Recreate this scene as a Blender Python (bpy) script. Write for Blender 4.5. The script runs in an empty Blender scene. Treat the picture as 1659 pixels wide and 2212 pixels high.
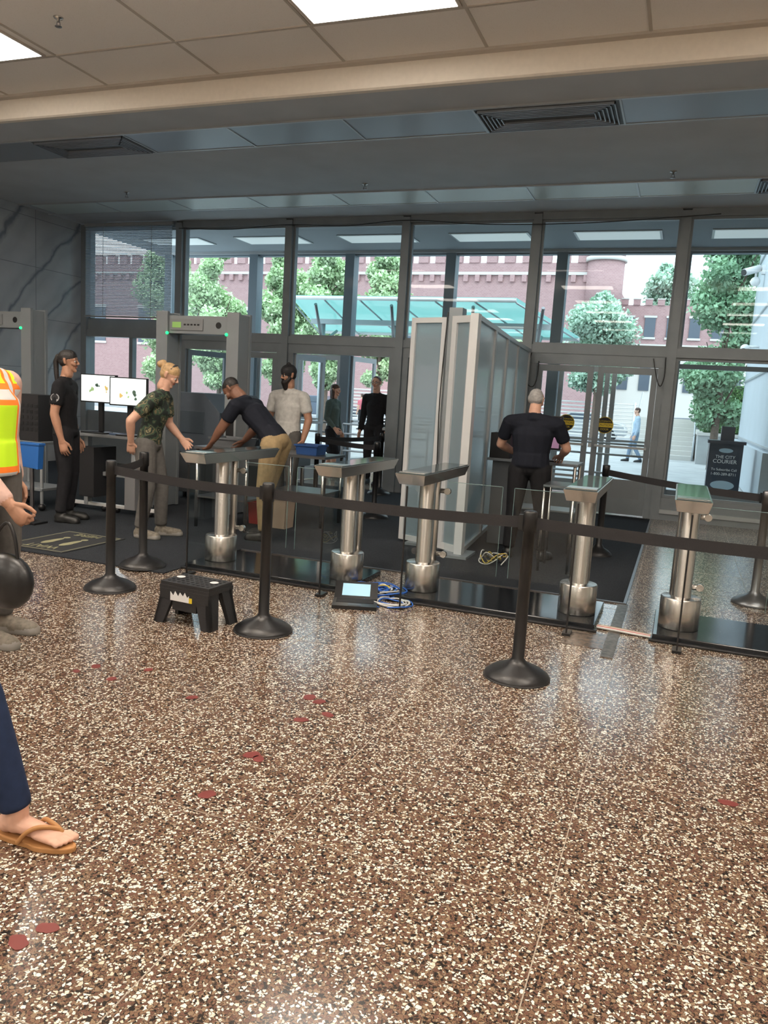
import bpy, bmesh, math, random
import numpy as np
from mathutils import Vector, Matrix
random.seed(7); np.random.seed(7)
C=bpy.context.scene.collection
V=Vector
# ---------------------------------------------------------------- materials
MC={}
def newmat(name):
    m=bpy.data.materials.new(name); m.use_nodes=True
    nt=m.node_tree; nt.nodes.clear()
    o=nt.nodes.new('ShaderNodeOutputMaterial')
    return m,nt,o
def N(nt,t,**k):
    n=nt.nodes.new(t)
    for a,b in k.items():
        try: setattr(n,a,b)
        except Exception: pass
    return n
def mat(name,col=(.5,.5,.5),rough=.5,metal=0,var=0.0,vscale=20,emit=None,es=1,spec=.5,bump=0):
    if name in MC: return MC[name]
    m,nt,o=newmat(name)
    p=N(nt,'ShaderNodeBsdfPrincipled')
    p.inputs['Base Color'].default_value=(*col,1); p.inputs['Roughness'].default_value=rough
    p.inputs['Metallic'].default_value=metal
    p.inputs['Specular IOR Level'].default_value=spec
    if emit:
        p.inputs['Emission Color'].default_value=(*emit,1); p.inputs['Emission Strength'].default_value=es
    if var or bump:
        tc=N(nt,'ShaderNodeTexCoord'); nz=N(nt,'ShaderNodeTexNoise'); nz.inputs['Scale'].default_value=vscale
        nz.inputs['Detail'].default_value=4
        nt.links.new(tc.outputs['Object'],nz.inputs['Vector'])
        if var:
            r=N(nt,'ShaderNodeValToRGB')
            r.color_ramp.elements[0].position=.3; r.color_ramp.elements[1].position=.7
            r.color_ramp.elements[0].color=(*[max(0,c*(1-var)) for c in col],1)
            r.color_ramp.elements[1].color=(*[min(1,c*(1+var)) for c in col],1)
            nt.links.new(nz.outputs['Fac'],r.inputs['Fac']); nt.links.new(r.outputs['Color'],p.inputs['Base Color'])
        if bump:
            b=N(nt,'ShaderNodeBump'); b.inputs['Strength'].default_value=bump; b.inputs['Distance'].default_value=.01
            nt.links.new(nz.outputs['Fac'],b.inputs['Height']); nt.links.new(b.outputs['Normal'],p.inputs['Normal'])
    nt.links.new(p.outputs[0],o.inputs[0]); MC[name]=m; return m
def glassmat(name,tint,refl_rough=.0,base=.03,haze=0.0,hazecol=(.6,.7,.72)):
    m,nt,o=newmat(name)
    t=N(nt,'ShaderNodeBsdfTransparent'); t.inputs[0].default_value=(*tint,1)
    g=N(nt,'ShaderNodeBsdfGlossy'); g.inputs['Roughness'].default_value=refl_rough
    lw=N(nt,'ShaderNodeLayerWeight'); lw.inputs[0].default_value=.5
    pw=N(nt,'ShaderNodeMath',operation='POWER'); nt.links.new(lw.outputs['Facing'],pw.inputs[0]); pw.inputs[1].default_value=5
    f=N(nt,'ShaderNodeMath',operation='MULTIPLY_ADD'); nt.links.new(pw.outputs[0],f.inputs[0]); f.inputs[1].default_value=.75; f.inputs[2].default_value=base
    mx=N(nt,'ShaderNodeMixShader')
    nt.links.new(f.outputs[0],mx.inputs[0]); nt.links.new(g.outputs[0],mx.inputs[2])
    if haze>0:
        tr=N(nt,'ShaderNodeBsdfTranslucent'); tr.inputs[0].default_value=(*hazecol,1)
        df=N(nt,'ShaderNodeBsdfDiffuse'); df.inputs[0].default_value=(*hazecol,1)
        m1=N(nt,'ShaderNodeMixShader'); m1.inputs[0].default_value=.35
        nt.links.new(tr.outputs[0],m1.inputs[1]); nt.links.new(df.outputs[0],m1.inputs[2])
        m2=N(nt,'ShaderNodeMixShader'); m2.inputs[0].default_value=haze
        nt.links.new(t.outputs[0],m2.inputs[1]); nt.links.new(m1.outputs[0],m2.inputs[2])
        nt.links.new(m2.outputs[0],mx.inputs[1])
    else: nt.links.new(t.outputs[0],mx.inputs[1])
    nt.links.new(mx.outputs[0],o.inputs[0]); return m
GL=glassmat('clear_glass',(.91,.96,.97),base=.016)
GLB=glassmat('turnstile_glass',(.86,.93,.94),base=.05)
FROST=glassmat('frosted_glass',(.8,.9,.92),refl_rough=.25,haze=.93,hazecol=(.52,.64,.70))
CANG=glassmat('canopy_glass',(.6,.9,.88),haze=.93,hazecol=(.50,.74,.71))
STEEL=mat('brushed_steel',(.62,.60,.57),.27,1.0)
STEELD=mat('dark_steel',(.25,.25,.26),.35,1.0)
ALU=mat('grey_aluminium',(.23,.26,.28),.45,.35,var=.08,vscale=3)
ALUL=mat('light_aluminium',(.45,.48,.5),.4,.4)
BLK=mat('black_plastic',(.012,.012,.013),.35)
BLKM=mat('black_matt',(.015,.015,.017),.7)
RUB=mat('black_rubber',(.02,.02,.022),.55,bump=.2,vscale=200)
BELT=mat('belt_webbing',(.018,.017,.019),.75,bump=.3,vscale=300)
WHT=mat('white_paint',(.75,.75,.74),.45)
CREAM=mat('cream_fascia',(.82,.75,.65),.7,var=.03)
SOF=mat('grey_soffit',(.50,.525,.55),.75,var=.05,vscale=2)
PAN1=mat('vent_panel_grey',(.27,.30,.34),.35,.3)
PAN2=mat('vent_panel_light',(.60,.68,.67),.4,.1)
LOUV=mat('louver_dark',(.06,.065,.07),.5)
TBAR=mat('ceiling_tbar',(.52,.47,.41),.6)
CARP=mat('charcoal_carpet',(.030,.034,.040),.95,var=.35,vscale=120,bump=.4,spec=.1)
CONC=mat('pale_concrete',(.38,.39,.39),.85,var=.12,vscale=1.5)
GREY=mat('machine_grey',(.08,.10,.125),.5)
GREYM=mat('detector_grey',(.21,.23,.245),.5)
REDP=mat('red_leaf_sticker',(.17,.035,.03),.4)
LED=mat('green_led',(0,.3,.1),.3,emit=(0.02,1,.25),es=2.0)
BLUEP=mat('blue_plastic',(.02,.12,.40),.4)
YEL=mat('yellow_vinyl',(.75,.55,.03),.5)
TXTW=mat('white_lettering',(.8,.8,.78),.6)
TXTB=mat('black_lettering',(.01,.01,.01),.6)
def tilemat():
    m,nt,o=newmat('ceiling_tile'); p=N(nt,'ShaderNodeBsdfPrincipled'); p.inputs['Roughness'].default_value=.9
    tc=N(nt,'ShaderNodeTexCoord'); v=N(nt,'ShaderNodeTexVoronoi'); v.inputs['Scale'].default_value=90
    r=N(nt,'ShaderNodeValToRGB'); r.color_ramp.elements[0].position=.05; r.color_ramp.elements[0].color=(.68,.63,.56,1)
    r.color_ramp.elements[1].position=.25; r.color_ramp.elements[1].color=(.89,.85,.80,1)
    nt.links.new(tc.outputs['Object'],v.inputs['Vector']); nt.links.new(v.outputs['Distance'],r.inputs[0])
    nt.links.new(r.outputs[0],p.inputs['Base Color']); nt.links.new(p.outputs[0],o.inputs[0]); return m
TILE=tilemat()
def terrazzo():
    m,nt,o=newmat('terrazzo'); L=nt.links.new
    p=N(nt,'ShaderNodeBsdfPrincipled'); p.inputs['Roughness'].default_value=.17; p.inputs['Specular IOR Level'].default_value=.68
    tc=N(nt,'ShaderNodeTexCoord')
    nz=N(nt,'ShaderNodeTexNoise'); nz.inputs['Scale'].default_value=90; nz.inputs['Detail'].default_value=2
    L(tc.outputs['Object'],nz.inputs['Vector'])
    vs=N(nt,'ShaderNodeVectorMath',operation='SCALE'); vs.inputs['Scale'].default_value=.010
    L(nz.outputs['Color'],vs.inputs[0])
    va=N(nt,'ShaderNodeVectorMath',operation='ADD'); L(tc.outputs['Object'],va.inputs[0]); L(vs.outputs[0],va.inputs[1])
    def vor(scale,feat):
        v=N(nt,'ShaderNodeTexVoronoi'); v.feature=feat; v.voronoi_dimensions='2D'
        v.inputs['Scale'].default_value=scale; L(va.outputs[0],v.inputs['Vector']); return v
    def sep(sock):
        s=N(nt,'ShaderNodeSeparateColor'); L(sock,s.inputs[0]); return s
    def ramp(sock,els):
        r=N(nt,'ShaderNodeValToRGB'); r.color_ramp.interpolation='CONSTANT'
        e=r.color_ramp.elements; e[0].position=els[0][0]; e[0].color=(*els[0][1],1); e[1].position=els[1][0]; e[1].color=(*els[1][1],1)
        for q,c in els[2:]:
            x=e.new(q); x.color=(*c,1)
        L(sock,r.inputs[0]); return r
    b=vor(170,'F1'); be=vor(170,'DISTANCE_TO_EDGE')
    rb=ramp(sep(b.outputs['Color']).outputs[0],[(0,(.130,.070,.046)),(.28,(.20,.125,.078)),(.5,(.022,.017,.014)),(.66,(.100,.057,.040)),(.86,(.28,.215,.15))])
    a=vor(82,'F1'); ae=vor(82,'DISTANCE_TO_EDGE'); sa=sep(a.outputs['Color'])
    ra=ramp(sa.outputs[0],[(0,(.82,.80,.71)),(.17,(.62,.57,.45)),(.22,(.130,.066,.047)),(.45,(.18,.108,.070)),(.68,(.020,.016,.014)),(.82,(.24,.165,.105))])
    thr=N(nt,'ShaderNodeMapRange'); thr.inputs['From Min'].default_value=0; thr.inputs['From Max'].default_value=1
    thr.inputs['To Min'].default_value=.06; thr.inputs['To Max'].default_value=.30; L(sa.outputs[1],thr.inputs[0])
    gt=N(nt,'ShaderNodeMath',operation='GREATER_THAN'); L(ae.outputs['Distance'],gt.inputs[0]); L(thr.outputs[0],gt.inputs[1])
    ge=N(nt,'ShaderNodeMath',operation='LESS_THAN'); L(be.outputs['Distance'],ge.inputs[0]); ge.inputs[1].default_value=.08
    m0=N(nt,'ShaderNodeMixRGB'); L(ge.outputs[0],m0.inputs[0]); L(rb.outputs[0],m0.inputs[1]); m0.inputs[2].default_value=(.02,.015,.012,1)
    m1=N(nt,'ShaderNodeMixRGB'); L(gt.outputs[0],m1.inputs[0]); L(m0.outputs[0],m1.inputs[1]); L(ra.outputs[0],m1.inputs[2])
    c=vor(125,'F1'); ce=vor(125,'DISTANCE_TO_EDGE'); sc=sep(c.outputs['Color'])
    g1=N(nt,'ShaderNodeMath',operation='LESS_THAN'); L(sc.outputs[2],g1.inputs[0]); g1.inputs[1].default_value=.14
    g2=N(nt,'ShaderNodeMath',operation='GREATER_THAN'); L(ce.outputs['Distance'],g2.inputs[0]); g2.inputs[1].default_value=.12
    g3=N(nt,'ShaderNodeMath',operation='MULTIPLY'); L(g1.outputs[0],g3.inputs[0]); L(g2.outputs[0],g3.inputs[1])
    m2=N(nt,'ShaderNodeMixRGB'); L(g3.outputs[0],m2.inputs[0]); L(m1.outputs[0],m2.inputs[1]); m2.inputs[2].default_value=(.78,.74,.63,1)
    L(m2.outputs[0],p.inputs['Base Color']); L(p.outputs[0],o.inputs[0]); return m
TERR=terrazzo()
def marble():
    m,nt,o=newmat('grey_marble'); L=nt.links.new
    p=N(nt,'ShaderNodeBsdfPrincipled'); p.inputs['Roughness'].default_value=.22
    tc=N(nt,'ShaderNodeTexCoord'); mp=N(nt,'ShaderNodeMapping'); mp.inputs['Rotation'].default_value=(.75,0,0)
    L(tc.outputs['Object'],mp.inputs[0])
    wv=N(nt,'ShaderNodeTexWave'); wv.wave_type='BANDS'; wv.bands_direction='Y'; wv.inputs['Scale'].default_value=.42; wv.inputs['Distortion'].default_value=7; wv.inputs['Detail'].default_value=5; wv.inputs['Detail Scale'].default_value=.9
    L(mp.outputs[0],wv.inputs['Vector'])
    r=N(nt,'ShaderNodeValToRGB'); e=r.color_ramp.elements
    e[0].position=.0; e[0].color=(.20,.23,.26,1); e[1].position=1; e[1].color=(.46,.49,.52,1)
    for q,c in ((.012,(.34,.37,.40)),(.06,(.43,.46,.49)),(.5,(.40,.43,.46))):
        x=e.new(q); x.color=(*c,1)
    L(wv.outputs['Fac'],r.inputs[0])
    n=N(nt,'ShaderNodeTexNoise'); n.inputs['Scale'].default_value=1.3; n.inputs['Detail'].default_value=6; L(tc.outputs['Object'],n.inputs['Vector'])
    mx=N(nt,'ShaderNodeMixRGB'); mx.blend_type='MULTIPLY'; mx.inputs[0].default_value=.45; L(r.outputs[0],mx.inputs[1])
    r2=N(nt,'ShaderNodeValToRGB'); r2.color_ramp.elements[0].position=.3; r2.color_ramp.elements[0].color=(.6,.6,.62,1); r2.color_ramp.elements[1].position=.65; r2.color_ramp.elements[1].color=(1,1,1,1)
    L(n.outputs['Fac'],r2.inputs[0]); L(r2.outputs[0],mx.inputs[2])
    L(mx.outputs[0],p.inputs['Base Color']); L(p.outputs[0],o.inputs[0]); return m
MARB=marble()
def brick(name,c1,c2,cm,scale=1.0):
    m,nt,o=newmat(name); L=nt.links.new
    p=N(nt,'ShaderNodeBsdfPrincipled'); p.inputs['Roughness'].default_value=.9
    tc=N(nt,'ShaderNodeTexCoord'); mp=N(nt,'ShaderNodeMapping'); mp.inputs['Rotation'].default_value=(math.pi/2,0,0)
    b=N(nt,'ShaderNodeTexBrick'); b.inputs['Color1'].default_value=(*c1,1); b.inputs['Color2'].default_value=(*c2,1); b.inputs['Mortar'].default_value=(*cm,1)
    b.inputs['Scale'].default_value=scale
    L(tc.outputs['Object'],mp.inputs[0]); L(mp.outputs[0],b.inputs['Vector']); L(b.outputs['Color'],p.inputs['Base Color']); L(p.outputs[0],o.inputs[0]); return m
BRICK=brick('red_brick',(.33,.195,.20),(.38,.235,.235),(.40,.30,.29),2.4)
def camo():
    m,nt,o=newmat('camouflage_cloth'); L=nt.links.new
    p=N(nt,'ShaderNodeBsdfPrincipled'); p.inputs['Roughness'].default_value=.85
    tc=N(nt,'ShaderNodeTexCoord'); n=N(nt,'ShaderNodeTexNoise'); n.inputs['Scale'].default_value=13; n.inputs['Detail'].default_value=1
    L(tc.outputs['Object'],n.inputs['Vector'])
    r=N(nt,'ShaderNodeValToRGB'); r.color_ramp.interpolation='CONSTANT'; e=r.color_ramp.elements
    e[0].position=0; e[0].color=(.012,.018,.014,1); e[1].position=.44; e[1].color=(.04,.075,.045,1)
    for q,c in ((.53,(.16,.13,.07)),(.57,(.02,.035,.025)),(.64,(.22,.19,.11))):
        x=e.new(q); x.color=(*c,1)
    L(n.outputs['Fac'],r.inputs[0]); L(r.outputs[0],p.inputs['Base Color']); L(p.outputs[0],o.inputs[0]); return m
CAMO=camo()
def vestmat():
    m,nt,o=newmat('hi_vis_vest'); L=nt.links.new
    p=N(nt,'ShaderNodeBsdfPrincipled'); p.inputs['Roughness'].default_value=.7
    tc=N(nt,'ShaderNodeTexCoord'); s=N(nt,'ShaderNodeSeparateXYZ'); L(tc.outputs['Object'],s.inputs[0])
    r=N(nt,'ShaderNodeValToRGB'); r.color_ramp.interpolation='CONSTANT'; e=r.color_ramp.elements
    mr=N(nt,'ShaderNodeMapRange'); mr.inputs['From Min'].default_value=.8; mr.inputs['From Max'].default_value=1.8; L(s.outputs[2],mr.inputs[0])
    Yc=(.62,.95,.02,1); Oc=(1,.22,.02,1); Sc=(.62,.62,.60,1)
    e[0].position=0; e[0].color=Yc; e[1].position=.13; e[1].color=Oc
    for q,c in ((.165,Sc),(.225,Oc),(.26,Yc),(.62,Oc),(.65,Sc),(.71,Oc),(.745,Yc)):
        x=e.new(q); x.color=c
    L(mr.outputs[0],r.inputs[0])
    r2=N(nt,'ShaderNodeValToRGB'); r2.color_ramp.interpolation='CONSTANT'; e=r2.color_ramp.elements
    e[0].position=0; e[0].color=(0,0,0,1); e[1].position=.085; e[1].color=(1,1,1,1); x=e.new(.175); x.color=(0,0,0,1)
    r3=N(nt,'ShaderNodeValToRGB'); r3.color_ramp.interpolation='CONSTANT'; e=r3.color_ramp.elements
    e[0].position=0; e[0].color=Oc; e[1].position=.11; e[1].color=Sc; x=e.new(.15); x.color=Oc
    ab=N(nt,'ShaderNodeMath',operation='ABSOLUTE'); L(s.outputs[0],ab.inputs[0])
    L(ab.outputs[0],r2.inputs[0]); L(ab.outputs[0],r3.inputs[0])
    mx=N(nt,'ShaderNodeMixRGB'); L(r2.outputs[0],mx.inputs[0]); L(r.outputs[0],mx.inputs[1]); L(r3.outputs[0],mx.inputs[2])
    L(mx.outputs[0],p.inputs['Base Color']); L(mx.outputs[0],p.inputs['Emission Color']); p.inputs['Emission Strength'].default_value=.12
    L(p.outputs[0],o.inputs[0]); return m
VEST=vestmat()
# ---------------------------------------------------------------- mesh builder
class B:
    def __init__(s,name,M=None,parent=None):
        s.n=name; s.bm=bmesh.new(); s.m=[]; s.M=M; s.parent=parent
    def mi(s,m):
        if m not in s.m: s.m.append(m)
        return s.m.index(m)
    def face(s,vs,m,sm=False):
        try: f=s.bm.faces.new(vs)
        except ValueError: return
        f.material_index=s.mi(m); f.smooth=sm
    def box(s,x0,x1,y0,y1,z0,z1,m,R=None):
        P=[V((x,y,z)) for z in (z0,z1) for y in (y0,y1) for x in (x0,x1)]
        if R: P=[R@p for p in P]
        v=[s.bm.verts.new(p) for p in P]
        for q in ((0,2,3,1),(4,5,7,6),(0,1,5,4),(2,6,7,3),(0,4,6,2),(1,3,7,5)): s.face([v[i] for i in q],m)
        return s
    def hexa(s,P,m):
        v=[s.bm.verts.new(V(p)) for p in P]
        for q in ((0,2,3,1),(4,5,7,6),(0,1,5,4),(2,6,7,3),(0,4,6,2),(1,3,7,5)): s.face([v[i] for i in q],m)
        return s
    def poly(s,P,m):
        s.face([s.bm.verts.new(V(p)) for p in P],m); return s
    def prism(s,P,h,m):
        a=[s.bm.verts.new(V(p)) for p in P]; b=[s.bm.verts.new(V(p)+V(h)) for p in P]
        s.face(a[::-1],m); s.face(b,m)
        for i in range(len(a)):
            j=(i+1)%len(a); s.face([a[i],a[j],b[j],b[i]],m)
        return s
    def cyl(s,p0,p1,r0,r1=None,m=None,seg=20,caps=True):
        r1=r0 if r1 is None else r1
        p0=V(p0); p1=V(p1); d=(p1-p0).normalized()
        u=d.orthogonal().normalized(); w=d.cross(u)
        A=[];Bb=[]
        for i in range(seg):
            a=2*math.pi*i/seg; q=u*math.cos(a)+w*math.sin(a)
            A.append(s.bm.verts.new(p0+q*r0)); Bb.append(s.bm.verts.new(p1+q*r1))
        for i in range(seg):
            j=(i+1)%seg; s.face([A[i],A[j],Bb[j],Bb[i]],m,True)
        if caps: s.face(A[::-1],m); s.face(Bb,m)
        return s
    def lathe(s,c,prof,m,seg=32):
        c=V(c); rings=[]
        for r,z in prof:
            if r<1e-5: rings.append([s.bm.verts.new(c+V((0,0,z)))])
            else: rings.append([s.bm.verts.new(c+V((r*math.cos(2*math.pi*i/seg),r*math.sin(2*math.pi*i/seg),z))) for i in range(seg)])
        for a,b in zip(rings,rings[1:]):
            for i in range(seg):
                j=(i+1)%seg
                if len(a)==1 and len(b)==1: continue
                if len(a)==1: s.face([a[0],b[i],b[j]],m,True)
                elif len(b)==1: s.face([a[i],a[j],b[0]],m,True)
                else: s.face([a[i],a[j],b[j],b[i]],m,True)
        return s
    def ball(s,c,r,m,sc=(1,1,1),seg=16):
        prof=[(r*math.sin(math.pi*k/10),-r*math.cos(math.pi*k/10)) for k in range(11)]
        n0=len(s.bm.verts); s.lathe((0,0,0),prof,m,seg); s.bm.verts.ensure_lookup_table()
        for v in s.bm.verts[n0:]: v.co=V((v.co.x*sc[0],v.co.y*sc[1],v.co.z*sc[2]))+V(c)
        return s
    def tube(s,pts,r,m,seg=8,smooth=True):
        P=[V(p) for p in pts]
        if smooth and len(P)>2:
            Q=[]
            for i in range(len(P)-1):
                a=P[max(i-1,0)];b=P[i];c=P[i+1];d=P[min(i+2,len(P)-1)]
                for k in range(6):
                    t=k/6; Q.append(.5*((2*b)+(-a+c)*t+(2*a-5*b+4*c-d)*t*t+(-a+3*b-3*c+d)*t**3))
            Q.append(P[-1]); P=Q
        prev=None
        up=V((0.13,.07,1)).normalized()
        for i,p in enumerate(P):
            d=(P[min(i+1,len(P)-1)]-P[max(i-1,0)])
            if d.length<1e-7: continue
            d.normalize(); u=d.cross(up)
            if u.length<.05: u=d.cross(V((1,0,0)))
            u.normalize(); w=d.cross(u)
            ring=[s.bm.verts.new(p+(u*math.cos(2*math.pi*k/seg)+w*math.sin(2*math.pi*k/seg))*r) for k in range(seg)]
            if prev:
                for k in range(seg):
                    j=(k+1)%seg; s.face([prev[k],prev[j],ring[j],ring[k]],m,True)
            prev=ring
        return s
    def done(s,bevel=0):
        bmesh.ops.recalc_face_normals(s.bm,faces=s.bm.faces)
        me=bpy.data.meshes.new(s.n); s.bm.to_mesh(me); s.bm.free()
        for m in s.m: me.materials.append(m)
        o=bpy.data.objects.new(s.n,me); C.objects.link(o)
        if s.M is not None: o.matrix_world=s.M
        if s.parent is not None: o.parent=s.parent
        if bevel:
            b=o.modifiers.new('bevel','BEVEL'); b.width=bevel; b.segments=2; b.limit_method='ANGLE'; b.angle_limit=math.radians(50)
        return o
def T(x,y,z=0,rz=0): return Matrix.Translation((x,y,z))@Matrix.Rotation(math.radians(rz),4,'Z')
def text(body,loc,rot,size,m,parent,name='lettering',sx=1,ext=.001):
    cu=bpy.data.curves.new(name,'FONT'); cu.body=body; cu.size=size; cu.align_x='CENTER'; cu.align_y='CENTER'; cu.extrude=ext
    o=bpy.data.objects.new(name,cu); cu.materials.append(m); C.objects.link(o)
    o.location=loc; o.rotation_euler=rot; o.scale=(sx,1,1)
    if parent:
        o.parent=parent
        bpy.context.view_layer.update()
        o.matrix_parent_inverse=parent.matrix_world.inverted()
    return o
# ---------------------------------------------------------------- people
def caps(bm,p0,p1,r0,r1,side,flat,cap=1.0,seg=14):
    p0=V(p0);p1=V(p1); d=p1-p0
    if d.length<1e-6: d=V((0,0,1))
    d.normalize(); u=V(side)-d*V(side).dot(d)
    if u.length<1e-3: u=d.orthogonal()
    u.normalize(); w=d.cross(u)
    rings=[]
    for k in range(1,5):
        a=math.pi/2*k/4; rings.append((p0-d*r0*math.cos(a)*cap,r0*math.sin(a)))
    for k in range(0,4):
        a=math.pi/2*k/4; rings.append((p1+d*r1*math.sin(a)*cap,r1*math.cos(a)))
    vs=[[bm.verts.new(c+u*math.cos(2*math.pi*i/seg)*r+w*math.sin(2*math.pi*i/seg)*r*flat) for i in range(seg)] for c,r in rings]
    b0=bm.verts.new(p0-d*r0*cap); b1=bm.verts.new(p1+d*r1*cap)
    for A,Bq in zip(vs,vs[1:]):
        for i in range(seg):
            j=(i+1)%seg; bm.faces.new([A[i],A[j],Bq[j],Bq[i]])
    for i in range(seg):
        j=(i+1)%seg; bm.faces.new([b0,vs[0][j],vs[0][i]]); bm.faces.new([b1,vs[-1][i],vs[-1][j]])
def prim(lab,p0,p1,r0,r1=None,side=(1,0,0),flat=1.0,cap=1.0): return (lab,V(p0),V(p1),r0,r0 if r1 is None else r1,V(side),flat,cap)
def blob(name,prims,mats,vox,parent,smooth=3,zmin=None):
    bm=bmesh.new()
    for p in prims: caps(bm,p[1],p[2],p[3],p[4],p[5],p[6],p[7])
    bmesh.ops.recalc_face_normals(bm,faces=bm.faces)
    me=bpy.data.meshes.new('tmp'); bm.to_mesh(me); bm.free()
    t=bpy.data.objects.new('tmp',me); C.objects.link(t)
    r=t.modifiers.new('r','REMESH'); r.mode='VOXEL'; r.voxel_size=vox
    if smooth:
        sm=t.modifiers.new('s','SMOOTH'); sm.factor=.5; sm.iterations=smooth
    dg=bpy.context.evaluated_depsgraph_get()
    me2=bpy.data.meshes.new_from_object(t.evaluated_get(dg)); bpy.data.objects.remove(t)
    me2.name=name; me2.materials.clear()
    n=len(me2.vertices); co=np.empty(n*3); me2.vertices.foreach_get('co',co); co=co.reshape(-1,3)
    if zmin is not None:
        co[:,2]=np.maximum(co[:,2],zmin); me2.vertices.foreach_set('co',co.ravel())
    labs=[]
    for p in prims:
        if p[0] not in labs: labs.append(p[0])
    for l in labs: me2.materials.append(mats[l])
    nf=len(me2.polygons); ce=np.empty(nf*3); me2.polygons.foreach_get('center',ce); ce=ce.reshape(-1,3)
    best=np.full(nf,1e9); idx=np.zeros(nf,dtype=np.int32)
    for p in prims:
        p0=np.array(p[1]);p1=np.array(p[2]); d=p1-p0; L=np.linalg.norm(d); dn=d/L if L>1e-6 else np.array((0,0,1.))
        tt=np.clip(((ce-p0)@dn)/max(L,1e-6),0,1) if L>1e-6 else np.zeros(nf)
        q=ce-(p0+np.outer(tt,d)); u=np.array(p[5])-dn*np.dot(np.array(p[5]),dn)
        if np.linalg.norm(u)<1e-3: u=np.array(V(dn).orthogonal())
        u/=np.linalg.norm(u); w=np.cross(dn,u)
        dist=np.sqrt((q@u)**2+((q@w)/p[6])**2+((q@dn)/p[7])**2)-(p[3]+(p[4]-p[3])*tt)
        k=dist<best; best[k]=dist[k]; idx[k]=labs.index(p[0])
    me2.polygons.foreach_set('material_index',idx); me2.polygons.foreach_set('use_smooth',np.ones(nf,dtype=bool)); me2.update()
    o=bpy.data.objects.new(name,me2); C.objects.link(o); o.parent=parent
    return o
def hand(w,d,thumb,nh,H,curl):
    w=V(w);d=V(d).normalized();l=V(thumb)-d*V(thumb).dot(d); l.normalize(); n=d.cross(l)
    if n.dot(V(nh))<0: n=-n
    P=[prim('skin',w-d*.03*H,w+d*.012*H,.0165*H,.019*H,l,.7),
       prim('skin',w+d*.012*H,w+d*.048*H,.021*H,.0245*H,l,.42)]
    for i,(o,ln,a) in enumerate(((.0185,.040,.06),(.0062,.0455,.0),(-.0062,.042,-.05),(-.0185,.033,-.12))):
        p=w+d*(.056-abs(o)*.25)*H+l*o*H; ang=curl*.5
        for k,(f,rr) in enumerate(((.44,.0056),(.31,.0050),(.25,.0045))):
            dd=(d*math.cos(ang)+n*math.sin(ang)+l*a).normalized()
            q=p+dd*ln*f*H; P.append(prim('skin',p,q,rr*H,(rr-.0004)*H)); p=q; ang+=curl*.75*(1+i*.08)
    p=w+d*.014*H+l*.014*H
    for dd,ln,rr in ((d*.75+l*.6+n*.25,.026,.0078),(d*.9+l*.25+n*.3,.019,.0062),(d*.95+n*.3,.014,.0054)):
        q=p+dd.normalized()*ln*H; P.append(prim('skin',p,q,rr*H)); p=q
    return P
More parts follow.
